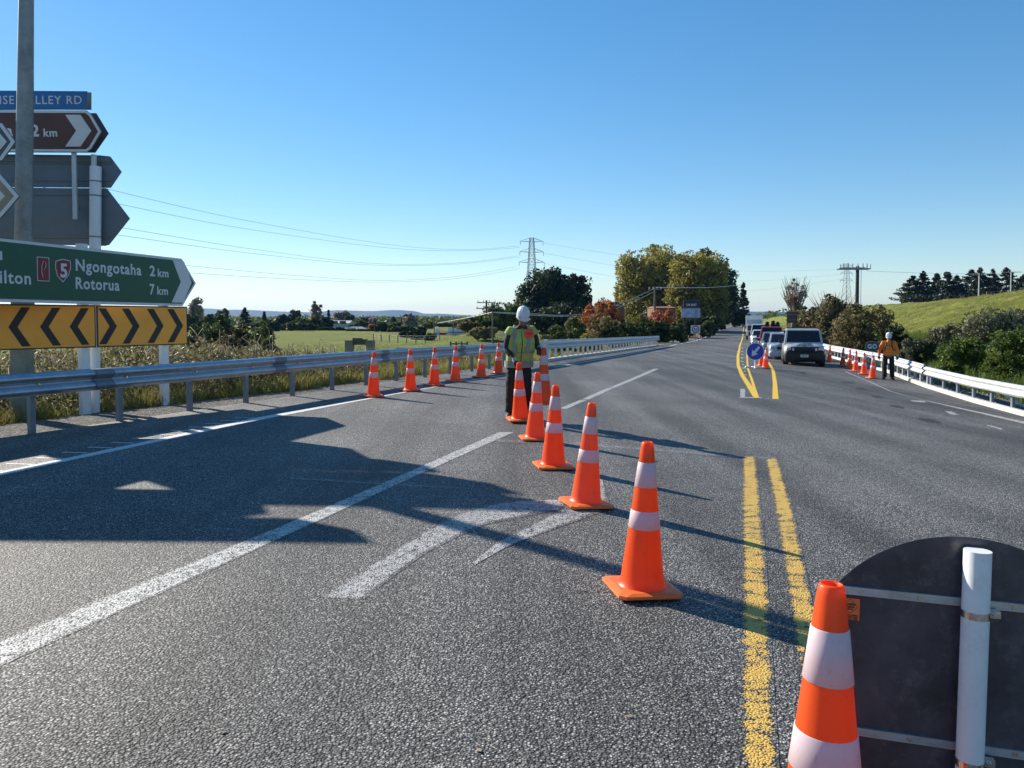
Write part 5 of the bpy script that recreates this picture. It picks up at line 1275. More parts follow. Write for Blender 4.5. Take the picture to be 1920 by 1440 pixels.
# ---------------------------------------------------------------- houses
def house(label, px0, px1, pyr, pye, pyb, D, depth, wallc, roofc, hip=True, feats=(), ground=True):
    a = at(px0, pye, D); c_ = at(px1, pye, D); zr = at(px0, pyr, D).z; ze = a.z; zb = min(gz(a.x, D), at(px0, pyb, D).z); W = c_.x - a.x
    t = thing('house', label, 'house', ((a.x + c_.x) / 2, D, zb)); he = ze - zb; hr = zr - zb; ww = W * .94
    MB().box((0, depth / 2, he / 2), (ww, depth, he)).build('wall', wallc, t)
    ov = .0; b = MB(); k = W / 2; i_ = min(k * .62, depth * .6) if hip else 0
    V = [(-k, -.5, he), (k, -.5, he), (k, depth + .5, he), (-k, depth + .5, he), (-k + i_, depth / 2, hr), (k - i_, depth / 2, hr)]
    b.add(V, [(0, 1, 5, 4), (1, 2, 5), (2, 3, 4, 5), (3, 0, 4), (3, 2, 1, 0)]); b.build('roof', roofc, t)
    for kind, fx, w, z0, h in feats:
        mt = {'door': M['sign_white'], 'window': M['glass'], 'garage': M['sign_white']}[kind]
        f = MB().box((fx * ww / 2, -.03, z0 + h / 2), (w, .08, h)).build({'door': 'door', 'window': 'window', 'garage': 'garage_door'}[kind], mt, t)
        if kind == 'window': MB().box((fx * ww / 2, -.05, z0 - .05), (w + .2, .14, .1)).build('sill', M['sign_white'], f)
    return t
w_l = plain('weatherboard_pale', (.50, .49, .46), .8, 0, .1, 2); w_b = plain('brick_brown', (.16, .09, .06), .9, 0, .25, 4); r_g = plain('roof_grey', (.20, .21, .23), .7, 0, .2, 2); r_d = plain('roof_dark', (.06, .065, .08), .7, 0, .2, 2)
r_r = plain('roof_orange_red', (.28, .10, .065), .8, 0, .25, 2); r_m = plain('roof_maroon', (.10, .035, .04), .8, 0, .2, 2); r_p = plain('roof_pale', (.45, .44, .42), .7, 0, .15, 2)
house('pale two-storey house with a light roof band behind the grey hipped roof', 619, 656, 601, 606, 622, 300, 9, w_l, r_p, False, (('window', -.5, 2, 3, 1.2), ('window', .3, 2.5, 3, 1.2)))
house('long house with a grey hipped roof and a pale garage door in the valley', 636, 690, 612.5, 620, 627, 235, 9, w_b, r_g, True, (('garage', -.15, 2.6, .3, 1.8), ('window', .5, 1.6, .8, .9)))
house('low valley house with a dark roof half hidden by the shrubs', 556, 586, 606, 611, 620, 270, 8, w_l, r_d, True, (('window', 0, 2, 1, 1),))
house('low pale bungalow beside the tall poplars in the valley', 598, 622, 611, 615, 623, 250, 8, w_l, r_g, True, (('window', 0, 2, 1, 1),))
house('grey-roofed garage with white doors beside the valley pole', 836, 874, 615, 623, 634, 165, 8, w_l, r_d, True, (('garage', -.55, 1.2, .3, 1.9), ('door', -.1, .9, .3, 1.9), ('garage', .5, 1.6, .3, 1.9)))
house('low brown brick house left of the garage with white doors', 811, 838, 620, 624, 634, 168, 7, w_b, r_m, True, (('door', -.3, .9, .2, 1.9),))
house('orange-red tiled roof among the trees beneath the dark pole', 1229, 1268, 574, 577, 590, 125, 8, w_b, r_r, False, (('window', 0, 1.5, .8, 1),))
house('dark maroon gabled roof between the orange tree and the olive tree', 1138, 1172, 565, 574, 600, 150, 8, w_b, r_m, True, (('window', 0, 1.5, 2, 1),))
house('pale shed roof half buried in the hedge before the dark pines', 1328, 1346, 587.5, 591, 600, 215, 6, w_l, r_g, False, (('door', 0, 1, 0, 1.9),))
# pale rocks or stock trough and rails in the left field
def gate_thing(name, label, cat, px0, px1, py0, py1, D, build):
    a = at(px0, py1, D); c_ = at(px1, py0, D); x0 = a.x; z0 = gz((a.x + c_.x) / 2, D); t = thing(name, label, cat, ((a.x + c_.x) / 2, D, z0)); build(t, (c_.x - a.x), c_.z - z0); return t
def yard_gate(t, W, H):
    for s in (-1, 1):
        MB().box((s * W / 2 * .88, 0, H / 2 - .3), (.34, .34, H + .5)).build('post', M['rail_wood'], t)
    MB().box((0, 0, H - .13), (W * .62, .2, .24)).box((-.1, 0, H - .02), (W * .4, .16, .12)).build('top_rail', M['wood_dark'], t)
gate_thing('timber_frame', 'thick weathered timber posts with a crossbeam in the left field', 'gate', 653, 697, 635.5, 655, 33, yard_gate)
def trough(t, W, H):
    MB().box((0, 0, H * .68), (W * .60, .6, H * .45)).build('trough_body', M['wood_dark'], t)
    b = MB().box((0, .1, H * .75), (W, .12, .12))
    b.build('long_rail', M['rail_wood'], t)
    for x in (-.48, -.42, -.28, .12, .3, .46): MB().bar((x * W, 0, -.2), (x * W, 0, H * .78), .1).build('leg', M['rail_wood'], t)
gate_thing('loading_ramp', 'low dark timber platform on legs behind the cones in the left field', 'platform', 727, 815, 645, 657, 40, trough)
def fgate(t, W, H):
    b = MB()
    for z in (.98, .72, .45, .2): b.box((0, 0, z * H), (W, .06, .07))
    b.build('rails', M['wood_dark'], t)
    for x in (-.5, -.17, .17, .5): MB().box((x * W, 0, H * .5), (.09, .09, H * 1.1)).build('upright', M['wood_dark'], t)
gate_thing('field_gate', 'dark slatted farm gate just left of the worker in the green vest', 'gate', 845, 876, 643.5, 653, 44, fgate)
gate_thing('water_trough', 'small dark trough lying alone in the left field', 'trough', 712, 727, 640, 643, 52, lambda t, W, H: (MB().box((0, 0, .12), (W, .6, .3), taper=1.08).build('tub', M['wood_dark'], t), MB().box((0, 0, .29), (W * .9, .45, .06)).build('rim', M['rail_wood'], t)))
def fence(label, pts, step, h, wires=3, mat='rail_wood', toprail=False):
    t = thing('wire_fence', label, 'fence', (0, 0, 0)); P = along(pts, step)
    for p, d in P: MB().box((p.x, p.y, gz(p.x, p.y) + h / 2 - .15), (.12, .12, h + .3)).build('post', M[mat], t)
    b = MB()
    for k in range(wires):
        z = h * (1 - k * .28) - .05; b.tube([(p.x, p.y, gz(p.x, p.y) + z) for p, d in P], .05 if (toprail and k == 0) else .012, 4)
    b.build('wires', M['wire'], t); return t
q = lambda x, y, D: (lambda v: (v.x, D, 0))(at(x, y, D))
fence('metal rail fence across the grass seen under the chevron boards', [q(-60, 670, 24), q(40, 672, 25), q(150, 676, 27)], 2.2, 1.0, 3, 'galv_old', True)
fence('post and wire fence crossing the left field toward the trough', [q(450, 650, 42), q(640, 650, 43), q(860, 648, 48)], 3.0, 1.0)
fence('low fence in front of the garage and shrubs in the valley', [q(700, 630, 130), q(800, 632, 115), q(880, 632, 110)], 3.0, 1.2)
fence('fence along the crest of the right hill before the pines', [q(1850, 555, 150), q(1990, 553, 150)], 5, 1.3)
fence('broken fence on top of the bank above the earth cutting', [q(1508, 566, 112), q(1560, 566, 104)], 2.0, 1.4)
# footpath on the mound
pts = [(960, 640), (948, 626), (937, 614), (930, 607)]
Pw = [gp(*v) for v in pts]; V = []; F = []
for i, v in enumerate(Pw):
    for s in (-1, 1): x = v.x + s * .75; V.append((x, v.y, gz(x, v.y) + .06))
for i in range(len(Pw) - 1): F.append((i * 2, i * 2 + 1, i * 2 + 3, i * 2 + 2))
tag(link('path', np_mesh('path', V, F, M['asphalt'])), kind='structure')
# ---------------------------------------------------------------- vegetation
RS = np.random.RandomState(11)
def leaf_quads(cen, size, flat=0.0, aspect=.55, rs=RS, tri=False, up=0.0):
    """one bent quad per centre; random orientation"""
    n = len(cen); a = rs.normal(size=(n, 3)); a[:, 2] *= (1 - flat); a[:, 2] += up
    a /= np.linalg.norm(a, axis=1)[:, None]; b = rs.normal(size=(n, 3)); b -= a * (a * b).sum(1)[:, None]; b /= np.linalg.norm(b, axis=1)[:, None]
    s = (size * rs.uniform(.6, 1.4, n))[:, None]
    p0 = cen - a * s; p1 = cen + b * s * aspect; p2 = cen + a * s; p3 = cen - b * s * aspect
    V = np.stack([p0, p1, p2, p3], 1).reshape(-1, 3); F = np.arange(4 * n).reshape(n, 4)
    return V, F
def leaf_mesh(name, cen, size, mat, tone=None, **k):
    V, F = leaf_quads(np.asarray(cen, float), size, **k); n = len(cen)
    r = np.clip((tone if tone is not None else .5) + RS.normal(0, .16, n), 0, 1)
    return np_mesh(name, V, F, mat, False, {'rnd': ('FACE', r)})
def clump_pts(centres, rad, per, squash=.8):
    n = len(centres); c = np.repeat(np.asarray(centres), per, 0)
    rr = np.repeat(np.asarray(rad) * np.ones(n), per)[:, None]
    d = RS.normal(size=(n * per, 3)); d /= np.linalg.norm(d, axis=1)[:, None]
    r = RS.uniform(.35, 1, (n * per, 1)) ** .5
    p = c + d * r * rr * np.array([1, 1, squash]); tone = np.repeat(RS.uniform(.2, .8, n), per)
    return p, tone
def crown_centres(lobes, n):
    """lobes: (x,y,z,rx,ry,rz) -> clump centres biased to the surface"""
    vol = np.array([l[3] * l[4] * l[5] for l in lobes]) ** .67; vol /= vol.sum(); out = []
    for l, k in zip(lobes, np.maximum(3, (vol * n).astype(int))):
        d = RS.normal(size=(k, 3)); d /= np.linalg.norm(d, axis=1)[:, None]; r = RS.uniform(.25, 1.0, (k, 1)) ** .45
        out.append(np.array(l[:3]) + d * r * np.array(l[3:]))
    return np.concatenate(out)
GREEN = leafmat('foliage_dark_green', [(.014, .022, .010), (.036, .052, .018), (.065, .09, .028), (.11, .135, .045)], .22)
MID = leafmat('foliage_mid_green', [(.035, .05, .016), (.08, .105, .03), (.14, .17, .05), (.22, .24, .09)], .35)
OLIVE = leafmat('foliage_olive_gold', [(.045, .05, .014), (.14, .135, .03), (.28, .245, .05), (.42, .35, .08)], .35)
ORANGE = leafmat('foliage_autumn', [(.14, .05, .03), (.38, .10, .05), (.45, .20, .05), (.24, .20, .05)], .38)
PINE = leafmat('foliage_pine', [(.012, .018, .010), (.022, .032, .016), (.04, .055, .022), (.065, .08, .03)], .1)
PALE = leafmat('foliage_pale_bare', [(.16, .13, .10), (.26, .22, .18), (.36, .31, .25), (.42, .38, .30)], .3)
BRAMBLE = leafmat('bramble_dry', [(.05, .045, .024), (.17, .145, .07), (.32, .28, .14), (.19, .22, .06)], .32)
BROWNSH = leafmat('foliage_brown_shrub', [(.045, .04, .02), (.13, .115, .045), (.22, .185, .08), (.28, .17, .07)], .3)
GREYG = leafmat('foliage_grey_green', [(.05, .055, .03), (.12, .13, .07), (.20, .20, .12), (.30, .28, .18)], .3)
GRASS = leafmat('grass_blades', [(.13, .10, .04), (.24, .21, .065), (.33, .32, .08), (.42, .35, .18)], .4)
LUSH = leafmat('grass_lush', [(.03, .05, .012), (.07, .11, .02), (.12, .18, .03), (.22, .24, .07)], .35)
def trunk(t, h, r, limbs=5, spread=.4, mat='bark', top=.8):
    b = MB(); w = [(0, 0, -.4)]
    for i in range(1, 6): w.append((RS.uniform(-.04, .04) * h, RS.uniform(-.04, .04) * h, h * top * i / 5))
    b.tube(w, [r * 1.25, r, r * .85, r * .65, r * .45, r * .2], 8)
    for i in range(limbs):
        a = RS.uniform(0, 2 * PI); f = RS.uniform(.25, .75); p = Vector(w[0]).lerp(Vector(w[5]), f); L = h * spread * RS.uniform(.6, 1)
        b.tube([p, p + Vector((math.cos(a) * L * .5, math.sin(a) * L * .5, L * .35)), p + Vector((math.cos(a) * L, math.sin(a) * L, L * .6))], [r * .5, r * .3, r * .08], 6)
    return b.build('trunk', M[mat], t)
def tree(name, label, pxl, pxr, pyt, D, mat, n_cl=70, per=45, leaf=None, group=None, base=None, lobes=None, trunk_h=.0, squash=.85, tmat='bark', zb=None, low=.12, flat=0, tone=.5, sub=.14):
    a = at(pxl, pyt, D); c_ = at(pxr, pyt, D); x = (a.x + c_.x) / 2; W = (c_.x - a.x); z0 = gz(x, D) if zb is None else zb; H = a.z - z0
    t = thing(name, label, 'tree' if 'tree' in name or 'pine' in name or 'poplar' in name else 'shrub', (x, D, z0), 0, group)
    lb = lobes or [(0, .0, .58, .42, .42, .34), (-.26, .1, .45, .24, .3, .26), (.27, -.1, .42, .23, .3, .26), (.05, -.1, .74, .25, .25, .2)]
    dp = min(W, H * 1.2); lb = list(lb)
    if name not in ('poplar_tree', 'bare_tree'):
        for _ in range(4): a_ = RS.uniform(-.36, .36); lb.append((a_, RS.uniform(-.2, .2), RS.uniform(.2, .72), RS.uniform(.1, .2), .2, RS.uniform(.12, .24)))
    L = [(l[0] * W, l[1] * dp, l[2] * H, l[3] * W, l[4] * dp, l[5] * H) for l in lb]
    cc = crown_centres(L, n_cl); cc[:, 2] = np.clip(cc[:, 2], low * H, H * .96)
    rad = RS.uniform(.55, 1.3, len(cc)) * sub * (W * H) ** .5
    cc[:, 0] = np.clip(cc[:, 0], -W / 2 + rad * .7, W / 2 - rad * .7); cc[:, 2] = np.minimum(cc[:, 2], H - rad * .6)
    p, tn = clump_pts(cc, rad, per, squash); p[:, 2] = np.maximum(p[:, 2], .02)
    lf = max(.04, D * .0021) if not leaf else leaf * 1.35
    o = link('crown', leaf_mesh('crown', p, lf, mat, tn - .5 + tone, flat=flat), t)
    trunk(t, H, max(.05, .028 * H), 6, .35, tmat)
    return t
def conifer(name, label, pxc, wpx, pyt, D, group=None, mat=None, n=2600, zb=None, spikes=26, low=.06, leaf=None):
    a = at(pxc, pyt, D); W = wpx * D / FPX; z0 = gz(a.x, D) if zb is None else zb; H = a.z - z0
    t = thing(name, label, 'tree', (a.x, D, z0), RS.uniform(0, 3), group); pts = []; tn = []
    for i in range(spikes * 3):
        f = RS.uniform(low, .97) ** .85; ang = RS.uniform(0, 2 * PI); L = W / 2 * (1 - f) ** .95 * RS.uniform(.6, 1.2) + .015 * W
        k = int(n / (spikes * 3)); u = RS.uniform(.1, 1, k) ** .6; tone = RS.uniform(.2, .8)
        x = np.cos(ang) * L * u; y = np.sin(ang) * L * u; z = f * H + L * .25 * u - .10 * L * u ** 2
        w = .085 * L * (1.1 - u) + .008 * H
        pts.append(np.stack([x + RS.normal(0, 1, k) * w, y + RS.normal(0, 1, k) * w, z + RS.normal(0, .6, k) * w], 1)); tn.append(np.full(k, tone))
    k = 60; pts.append(np.stack([RS.normal(0, .02 * W, k), RS.normal(0, .02 * W, k), RS.uniform(.85, 1.0, k) * H], 1)); tn.append(np.full(k, .5))
    link('crown', leaf_mesh('crown', np.concatenate(pts), leaf or max(.05, D * .0014), mat or PINE, np.concatenate(tn), flat=.3), t)
    b = MB(); b.tube([(0, 0, -.4), (0, 0, H * .5), (0, 0, H * .97)], [.03 * H, .018 * H, .004 * H], 8); b.build('trunk', M['bark'], t)
    return t
# big landmark trees
tree('broadleaf_tree', 'large dark round tree standing right of the tall pylon', 966, 1082, 503, 165, GREEN, 260, 75, .26, lobes=[(0, 0, .55, .44, .4, .38), (-.22, .1, .4, .26, .3, .3), (.25, 0, .42, .24, .3, .3), (.0, -.1, .8, .3, .3, .18)], tone=.35, sub=.12)
tree('broadleaf_tree', 'dark tree joined to the right side of the big round tree', 1050, 1112, 512, 160, GREEN, 150, 70, .25, lobes=[(0, 0, .55, .44, .4, .38), (.1, .1, .35, .36, .3, .3), (0, -.1, .8, .3, .3, .16)], tone=.35, sub=.12)
tree('broadleaf_tree', 'low dark evergreen mass at the foot of the big round tree, right of the worker', 985, 1100, 560, 150, GREEN, 80, 60, .24, lobes=[(0, 0, .5, .48, .4, .45)], tone=.25)
tree('broadleaf_tree', 'tall golden olive tree on the left of the big roadside pair', 1158, 1292, 455, 190, OLIVE, 380, 80, .26, lobes=[(.08, 0, .82, .24, .3, .17), (-.12, 0, .62, .3, .35, .2), (.14, 0, .55, .36, .4, .3), (-.28, .1, .4, .22, .3, .25), (0, 0, .25, .46, .4, .25)], tone=.66, sub=.11)
tree('broadleaf_tree', 'broad domed golden olive tree on the right of the big roadside pair', 1248, 1366, 464, 172, OLIVE, 400, 80, .25, lobes=[(.02, 0, .62, .46, .42, .36), (-.1, 0, .3, .36, .4, .28), (.15, .1, .4, .34, .4, .35)], tone=.58, sub=.11)
tree('broadleaf_tree', 'dark green tree behind the right shoulder of the domed olive tree', 1325, 1386, 479, 215, GREEN, 90, 60, .30, lobes=[(-.1, 0, .68, .3, .3, .28), (.12, 0, .45, .36, .35, .35)], tone=.35)
tree('broadleaf_tree', 'small dark tree behind the left edge of the golden olive tree', 1150, 1195, 520, 205, GREEN, 50, 50, .3, tone=.4)
conifer('pine_tree', 'dark ragged pine leaning over the road crest, taller one', 1377, 42, 530, 262, 'dark pines at the road crest', n=5200, spikes=34)
conifer('pine_tree', 'dark ragged pine nearest the road at the crest', 1394, 32, 529, 255, 'dark pines at the road crest', n=4600, spikes=34)
tree('broadleaf_tree', 'dark low tree mass under the pines at the road crest', 1345, 1412, 566, 245, GREEN, 70, 60, .3, tone=.2, lobes=[(0, 0, .45, .48, .4, .45)])
tree('autumn_tree', 'orange and red autumn tree left of the olive trees', 1078, 1172, 561, 92, ORANGE, 120, 60, .12, lobes=[(.0, 0, .62, .42, .4, .32), (-.2, 0, .45, .28, .3, .2), (.25, 0, .5, .24, .3, .28), (.1, 0, .85, .18, .2, .14)], tone=.45, sub=.07)
tree('bare_tree', 'pale pinkish bare treetop above the autumn tree', 1105, 1142, 547, 104, PALE, 26, 40, .10, tone=.4)
tree('autumn_shrub', 'bright orange shrub under the dark pole and red roof', 1212, 1268, 572, 98, ORANGE, 55, 50, .12, tone=.35)
tree('hedge_shrub', 'yellow-orange low shrub right above the left bridge barrier', 1082, 1122, 626, 58, OLIVE, 40, 50, .08, tone=.75)
HG = 'shrubs behind the left bridge barrier'
for i, (a, b_, yt, D, mt, tn, lb) in enumerate([
    (1014, 1068, 610, 52, MID, .45, 'green shrub next to the worker\'s shoulder behind the barrier'), (1050, 1102, 592, 72, MID, .45, 'tall green shrub below the big round tree'),
    (1090, 1168, 588, 78, BROWNSH, .6, 'brownish green shrub under the autumn tree'), (1120, 1200, 602, 66, GREEN, .45, 'dark shrub behind the middle of the left barrier'),
    (1160, 1232, 589, 84, OLIVE, .3, 'olive shrub below the golden trees'), (1185, 1262, 600, 76, GREEN, .35, 'dark rounded shrub near the far end of the left barrier'),
    (1235, 1290, 606, 84, MID, .4, 'soft green broom bush just past the end of the left barrier'), (1270, 1318, 596, 122, GREEN, .3, 'dark bush under the billboard'),
    (1300, 1352, 590, 150, GREEN, .35, 'dark bush right of the billboard'), (1306, 1345, 602, 128, MID, .5, 'light green bush behind the speed sign'), (1325, 1368, 588, 190, MID, .3, 'grey-green bush under the domed olive tree')]):
    tree('hedge_shrub', lb, a, b_, yt, D, mt, 70, 60, max(.05, D * .0013), HG, lobes=[(0, 0, .5, .48, .45, .46), (.1, 0, .6, .3, .3, .38)], tone=tn, low=.03, sub=.10)
# left mound
tree('broadleaf_tree', 'small tree with leafy top behind the path, left of the worker', 944, 975, 555, 110, MID, 50, 50, .14, tone=.4)
LM = 'bushes on the mound left of the worker'
for a, b_, yt, D, mt, tn, lb in ((898, 955, 566, 104, MID, .45, 'green bush crowning the mound behind the dark pole'), (872, 932, 588, 96, MID, .4, 'bush on the left flank of the mound'), (856, 910, 603, 88, BROWNSH, .5, 'lowest brown-green bush at the left foot of the mound'),
                                 (880, 934, 611, 80, BRAMBLE, .45, 'dry brown bush in front of the mound'), (918, 950, 585, 120, GREEN, .2, 'very dark bush behind the mound poles')):
    tree('mound_bush', lb, a, b_, yt, D, mt, 60, 55, max(.05, D * .0013), LM, lobes=[(0, 0, .5, .47, .45, .46)], tone=tn, low=.03)
# right side: bank, shrubs, hill crest pines
GR = 'shrubs on the right bank behind the white barrier'
for a, b_, yt, D, mt, tn, n1, lb in ((1560, 1690, 566, 48, BROWNSH, .55, 150, 'big rounded brown-green shrub directly behind the GO sign'), (1528, 1600, 546, 62, BROWNSH, .5, 100, 'thorny shrub with bare twigs on the bank left of the power pole'),
                                     (1500, 1562, 590, 70, BROWNSH, .6, 70, 'tan grassy shrub behind the leading four wheel drive'), (1476, 1540, 574, 84, BRAMBLE, .5, 90, 'dry tan growth on the earth cutting beside the bare-topped tree'), (1500, 1552, 568, 100, BRAMBLE, .35, 60, 'brown scrub along the top of the cutting under the broken fence'), (1640, 1712, 606, 44, GREEN, .25, 80, 'dark low shrub behind the worker in orange'),
                                     (1680, 1790, 630, 36, GREYG, .35, 130, 'dark green broom patch right of the worker in orange'), (1735, 1850, 606, 36, GREYG, .5, 150, 'grey-brown thorny shrub on the hillside near the right edge'),
                                     (1800, 1990, 574, 33, GREYG, .5, 260, 'tall grey-green shrub at the right edge of the picture'), (1760, 1900, 628, 29, LUSH, .5, 160, 'bright green tall grass clump behind the right guardrail'), (1850, 1985, 608, 26, LUSH, .5, 150, 'lush green shrub at the lower right edge behind the guardrail')):
    tree('bank_shrub', lb, a, b_, yt, D, mt, n1, 70, max(.035, D * .0013), GR, lobes=[(0, 0, .45, .48, .4, .48), (-.15, 0, .6, .28, .3, .34), (.2, 0, .5, .26, .3, .34)], tone=tn, low=.02, sub=.09)
tree('bare_tree', 'pinkish bare-topped tree on the bank left of the power pole', 1464, 1518, 520, 95, PALE, 34, 34, .10, lobes=[(0, 0, .8, .45, .4, .2), (.05, 0, .5, .16, .2, .3)], tone=.35, sub=.06, low=.3)
tree('broadleaf_tree', 'green column of ivy-like foliage under the bare-topped tree', 1478, 1506, 556, 96, BROWNSH, 34, 50, .12, tone=.45, low=.02)
def bare(label, pxc, pyb, pyt, D, w):
    a = at(pxc, pyt, D); z0 = gz(a.x, D); H = a.z - z0; t = thing('bare_tree', label, 'tree', (a.x, D, z0)); b = MB(); W = w * D / FPX
    b.tube([(0, 0, -.3), (0, 0, H * .4), (0, 0, H * .6)], [.02 * H, .016 * H, .01 * H], 6); b.build('trunk', M['twig'], t); b = MB()
    for i in range(90):
        an = RS.uniform(0, 2 * PI); r = RS.uniform(.1, .5) * W; f = RS.uniform(.3, .6); q = Vector((math.cos(an) * r, math.sin(an) * r, H * RS.uniform(.7, 1.0)))
        p0 = Vector((0, 0, H * f)); b.tube([p0, p0.lerp(q, .5) + Vector((RS.normal() * .1, RS.normal() * .1, -.05 * H)), q], [.012 * H, .006 * H, .002 * H], 4, caps=False)
    b.build('twigs', M['twig'], t)
bare('leafless spiky shrub top against the sky left of the power pole', 1560, 600, 546, 62.5, 90)
bare('leafless branches above the pinkish treetop on the bank', 1490, 600, 517, 96, 60)
for i, (x, w, yt, lb) in enumerate([(1712, 44, 517, 'leftmost hilltop pine, drooping to the left'), (1731, 38, 508, 'second hilltop pine from the left, taller and pointed'), (1757, 36, 512, 'third hilltop pine from the left, slim'), (1776, 44, 509, 'fourth hilltop pine from the left, lighter green'), (1794, 34, 516, 'fifth hilltop pine from the left, shorter'),
        (1822, 50, 505, 'broad hilltop pine behind the slim pale pole'), (1838, 36, 501, 'tallest hilltop pine peeping over the pale pole arm'), (1862, 38, 504, 'hilltop pine right of the pale pole'), (1888, 50, 501, 'broad hilltop pine second from the right edge'), (1922, 48, 513, 'hilltop pine cut by the right edge')]):
    conifer('pine_tree', lb, x, w * 1.75, yt, 215 + (i % 3) * 6, 'pines along the right hilltop', n=8000, spikes=44, leaf=.22, low=.0)
tag(link('hilltop_undergrowth', leaf_mesh('hilltop_undergrowth', (lambda n: (lambda f, D: np.stack([np.array([at(1690 + 260 * ff, 556, d).x for ff, d in zip(f, D)]), D, np.array([gz(at(1690 + 260 * ff, 556, d).x, d) for ff, d in zip(f, D)]) + RS.uniform(0, 2.4, n)], 1))(RS.uniform(0, 1, n), RS.uniform(205, 220, n)))(3500), .4, PINE, .35)), kind='stuff')
bpy.data.objects['hilltop_undergrowth']['label'] = 'dark undergrowth below the hilltop pines'; bpy.data.objects['hilltop_undergrowth']['category'] = 'undergrowth'

# valley trees at the left (each its own thing)
VG = 'trees in the valley at the left'
val = [ # pxl,pxr,pyt,D,kind,label
 (352, 382, 556, 210, 'P', 'pale orange bare tree just right of the green sign tip'), (340, 380, 585, 190, 'G', 'dark tree under the pale orange treetop by the chevron board'),
 (372, 412, 588, 200, 'M', 'rounded green valley tree left of the dark cone-shaped fir'), (403, 428, 578, 240, 'G', 'dark valley tree with a pointed tip behind the hedges'),
 (437, 482, 577, 190, 'C', 'dark broad cone-shaped fir, biggest of the valley evergreens'), (488, 503, 585, 230, 'C', 'small dark pointed fir right of the biggest one'),
 (520, 546, 588, 240, 'G', 'dark round valley tree in the middle distance, left of the poplars'), (543, 566, 577, 260, 'G', 'dark green pointed crown left of the poplars'),
 (538, 575, 596, 220, 'M', 'soft green trees below the pointed crown'), (575, 628, 594, 235, 'G', 'dark bush mass at the foot of the poplars'),
 (612, 620, 582, 260, 'C', 'slender dark cypress right of the poplars'), (625, 660, 583, 320, 'P', 'pale bare crown behind the two-storey house'), (645, 664, 590, 310, 'G', 'dark tree right behind the two-storey house'),
 (668, 688, 596, 280, 'G', 'dark green tree behind the grey hipped roof'), (682, 708, 593, 300, 'P', 'pale bare tree before the blue hills'), (690, 706, 608, 240, 'O', 'reddish autumn bush right of the grey hipped roof'),
 (700, 728, 603, 215, 'G', 'dark domed tree between the houses and the pinkish poplars'), (732, 742, 594, 330, 'G', 'small dark tree on the skyline before the hills'),
 (728, 752, 605, 240, 'M', 'grey-green tree left of the pinkish bare trees'), (753, 782, 589, 290, 'P', 'pinkish bare tree pair before the hills'), (752, 768, 588, 300, 'G', 'dark tree behind the pinkish bare trees, left'), (770, 782, 593, 300, 'G', 'dark tree behind the pinkish bare trees, right'),
 (790, 815, 603, 260, 'O2', 'yellow-green valley tree right of the pinkish bare trees'), (818, 850, 606, 300, 'M', 'low grey-green trees behind the garage'), (846, 876, 604, 280, 'G', 'dark low tree behind the valley pole with two arms'),
 (868, 880, 600, 300, 'C', 'little pointed tree right of the garage'), (748, 765, 620, 150, 'G', 'small dark bush in the field corner, left one'), (765, 800, 618, 140, 'G', 'dark bush row at the field edge by the bare pole'), (795, 818, 624, 135, 'M', 'grey-green shrub left of the brick house'),
 (480, 520, 597, 260, 'M', 'grey-green tree group before the left hills'), (655, 700, 600, 260, 'M', 'dim green tree behind the grey-roofed house')]
for a, b_, yt, D, k, lb in val:
    if k == 'C': conifer('fir_tree', lb, (a + b_) / 2, (b_ - a) * 1.05, yt, D, VG, GREEN, n=2200, spikes=20)
    else:
        mt = {'P': PALE, 'G': GREEN, 'M': MID, 'O': ORANGE, 'O2': OLIVE}[k]
        tree('valley_tree', lb, a, b_, yt, D, mt, 34, 42, D * .0015, VG, tone={'P': .5, 'G': .5, 'M': .45, 'O': .6, 'O2': .5}[k], low=.02, lobes=[(0, 0, .42, .47, .42, .46), (.1, 0, .68, .3, .3, .26)], sub=.15)
for a, b_, yt, D, mt, tn, lb in ((520, 600, 607, 232, MID, .35, 'grey-green hedge line left of the poplars at the field edge'), (596, 650, 615, 228, GREEN, .4, 'dark clipped hedge in front of the valley houses, left half'), (645, 722, 619, 222, GREEN, .4, 'dark clipped hedge below the grey hipped roof, right half'),
                                 (470, 530, 604, 215, GREEN, .45, 'dark hedge right of the broad cone-shaped fir'), (722, 800, 612, 210, MID, .35, 'loose grey-green hedge below the pinkish bare trees'), (560, 612, 600, 300, MID, .5, 'pale grey-green trees behind the poplars'), (635, 700, 604, 330, MID, .45, 'hazy trees behind the houses'), (780, 870, 607, 320, MID, .4, 'hazy low trees before the far hills, right part')):
    tree('hedge_shrub', lb, a, b_, yt, D, mt, 90, 50, D * .0014, VG, lobes=[(0, 0, .42, .49, .12, .5), (-.25, 0, .4, .24, .1, .5), (.27, 0, .45, .22, .1, .5)], tone=tn, low=.02, sub=.12)
for x, yt, lb in ((588, 562, 'tall pale poplar, left and highest of the trio'), (594.5, 563, 'tall pale poplar in the middle of the trio'), (600, 571, 'shorter pale poplar at the right of the trio')):
    tree('poplar_tree', lb, x - 5, x + 5, yt, 245, PALE, 30, 40, .35, 'poplars in the valley', lobes=[(0, 0, .6, .4, .4, .38), (0, 0, .3, .5, .5, .25)], tone=.6, low=.1, sub=.1)
tree('valley_tree', 'orange lower foliage around the poplars', 580, 606, 588, 244, ORANGE, 26, 40, .35, VG, tone=.6)
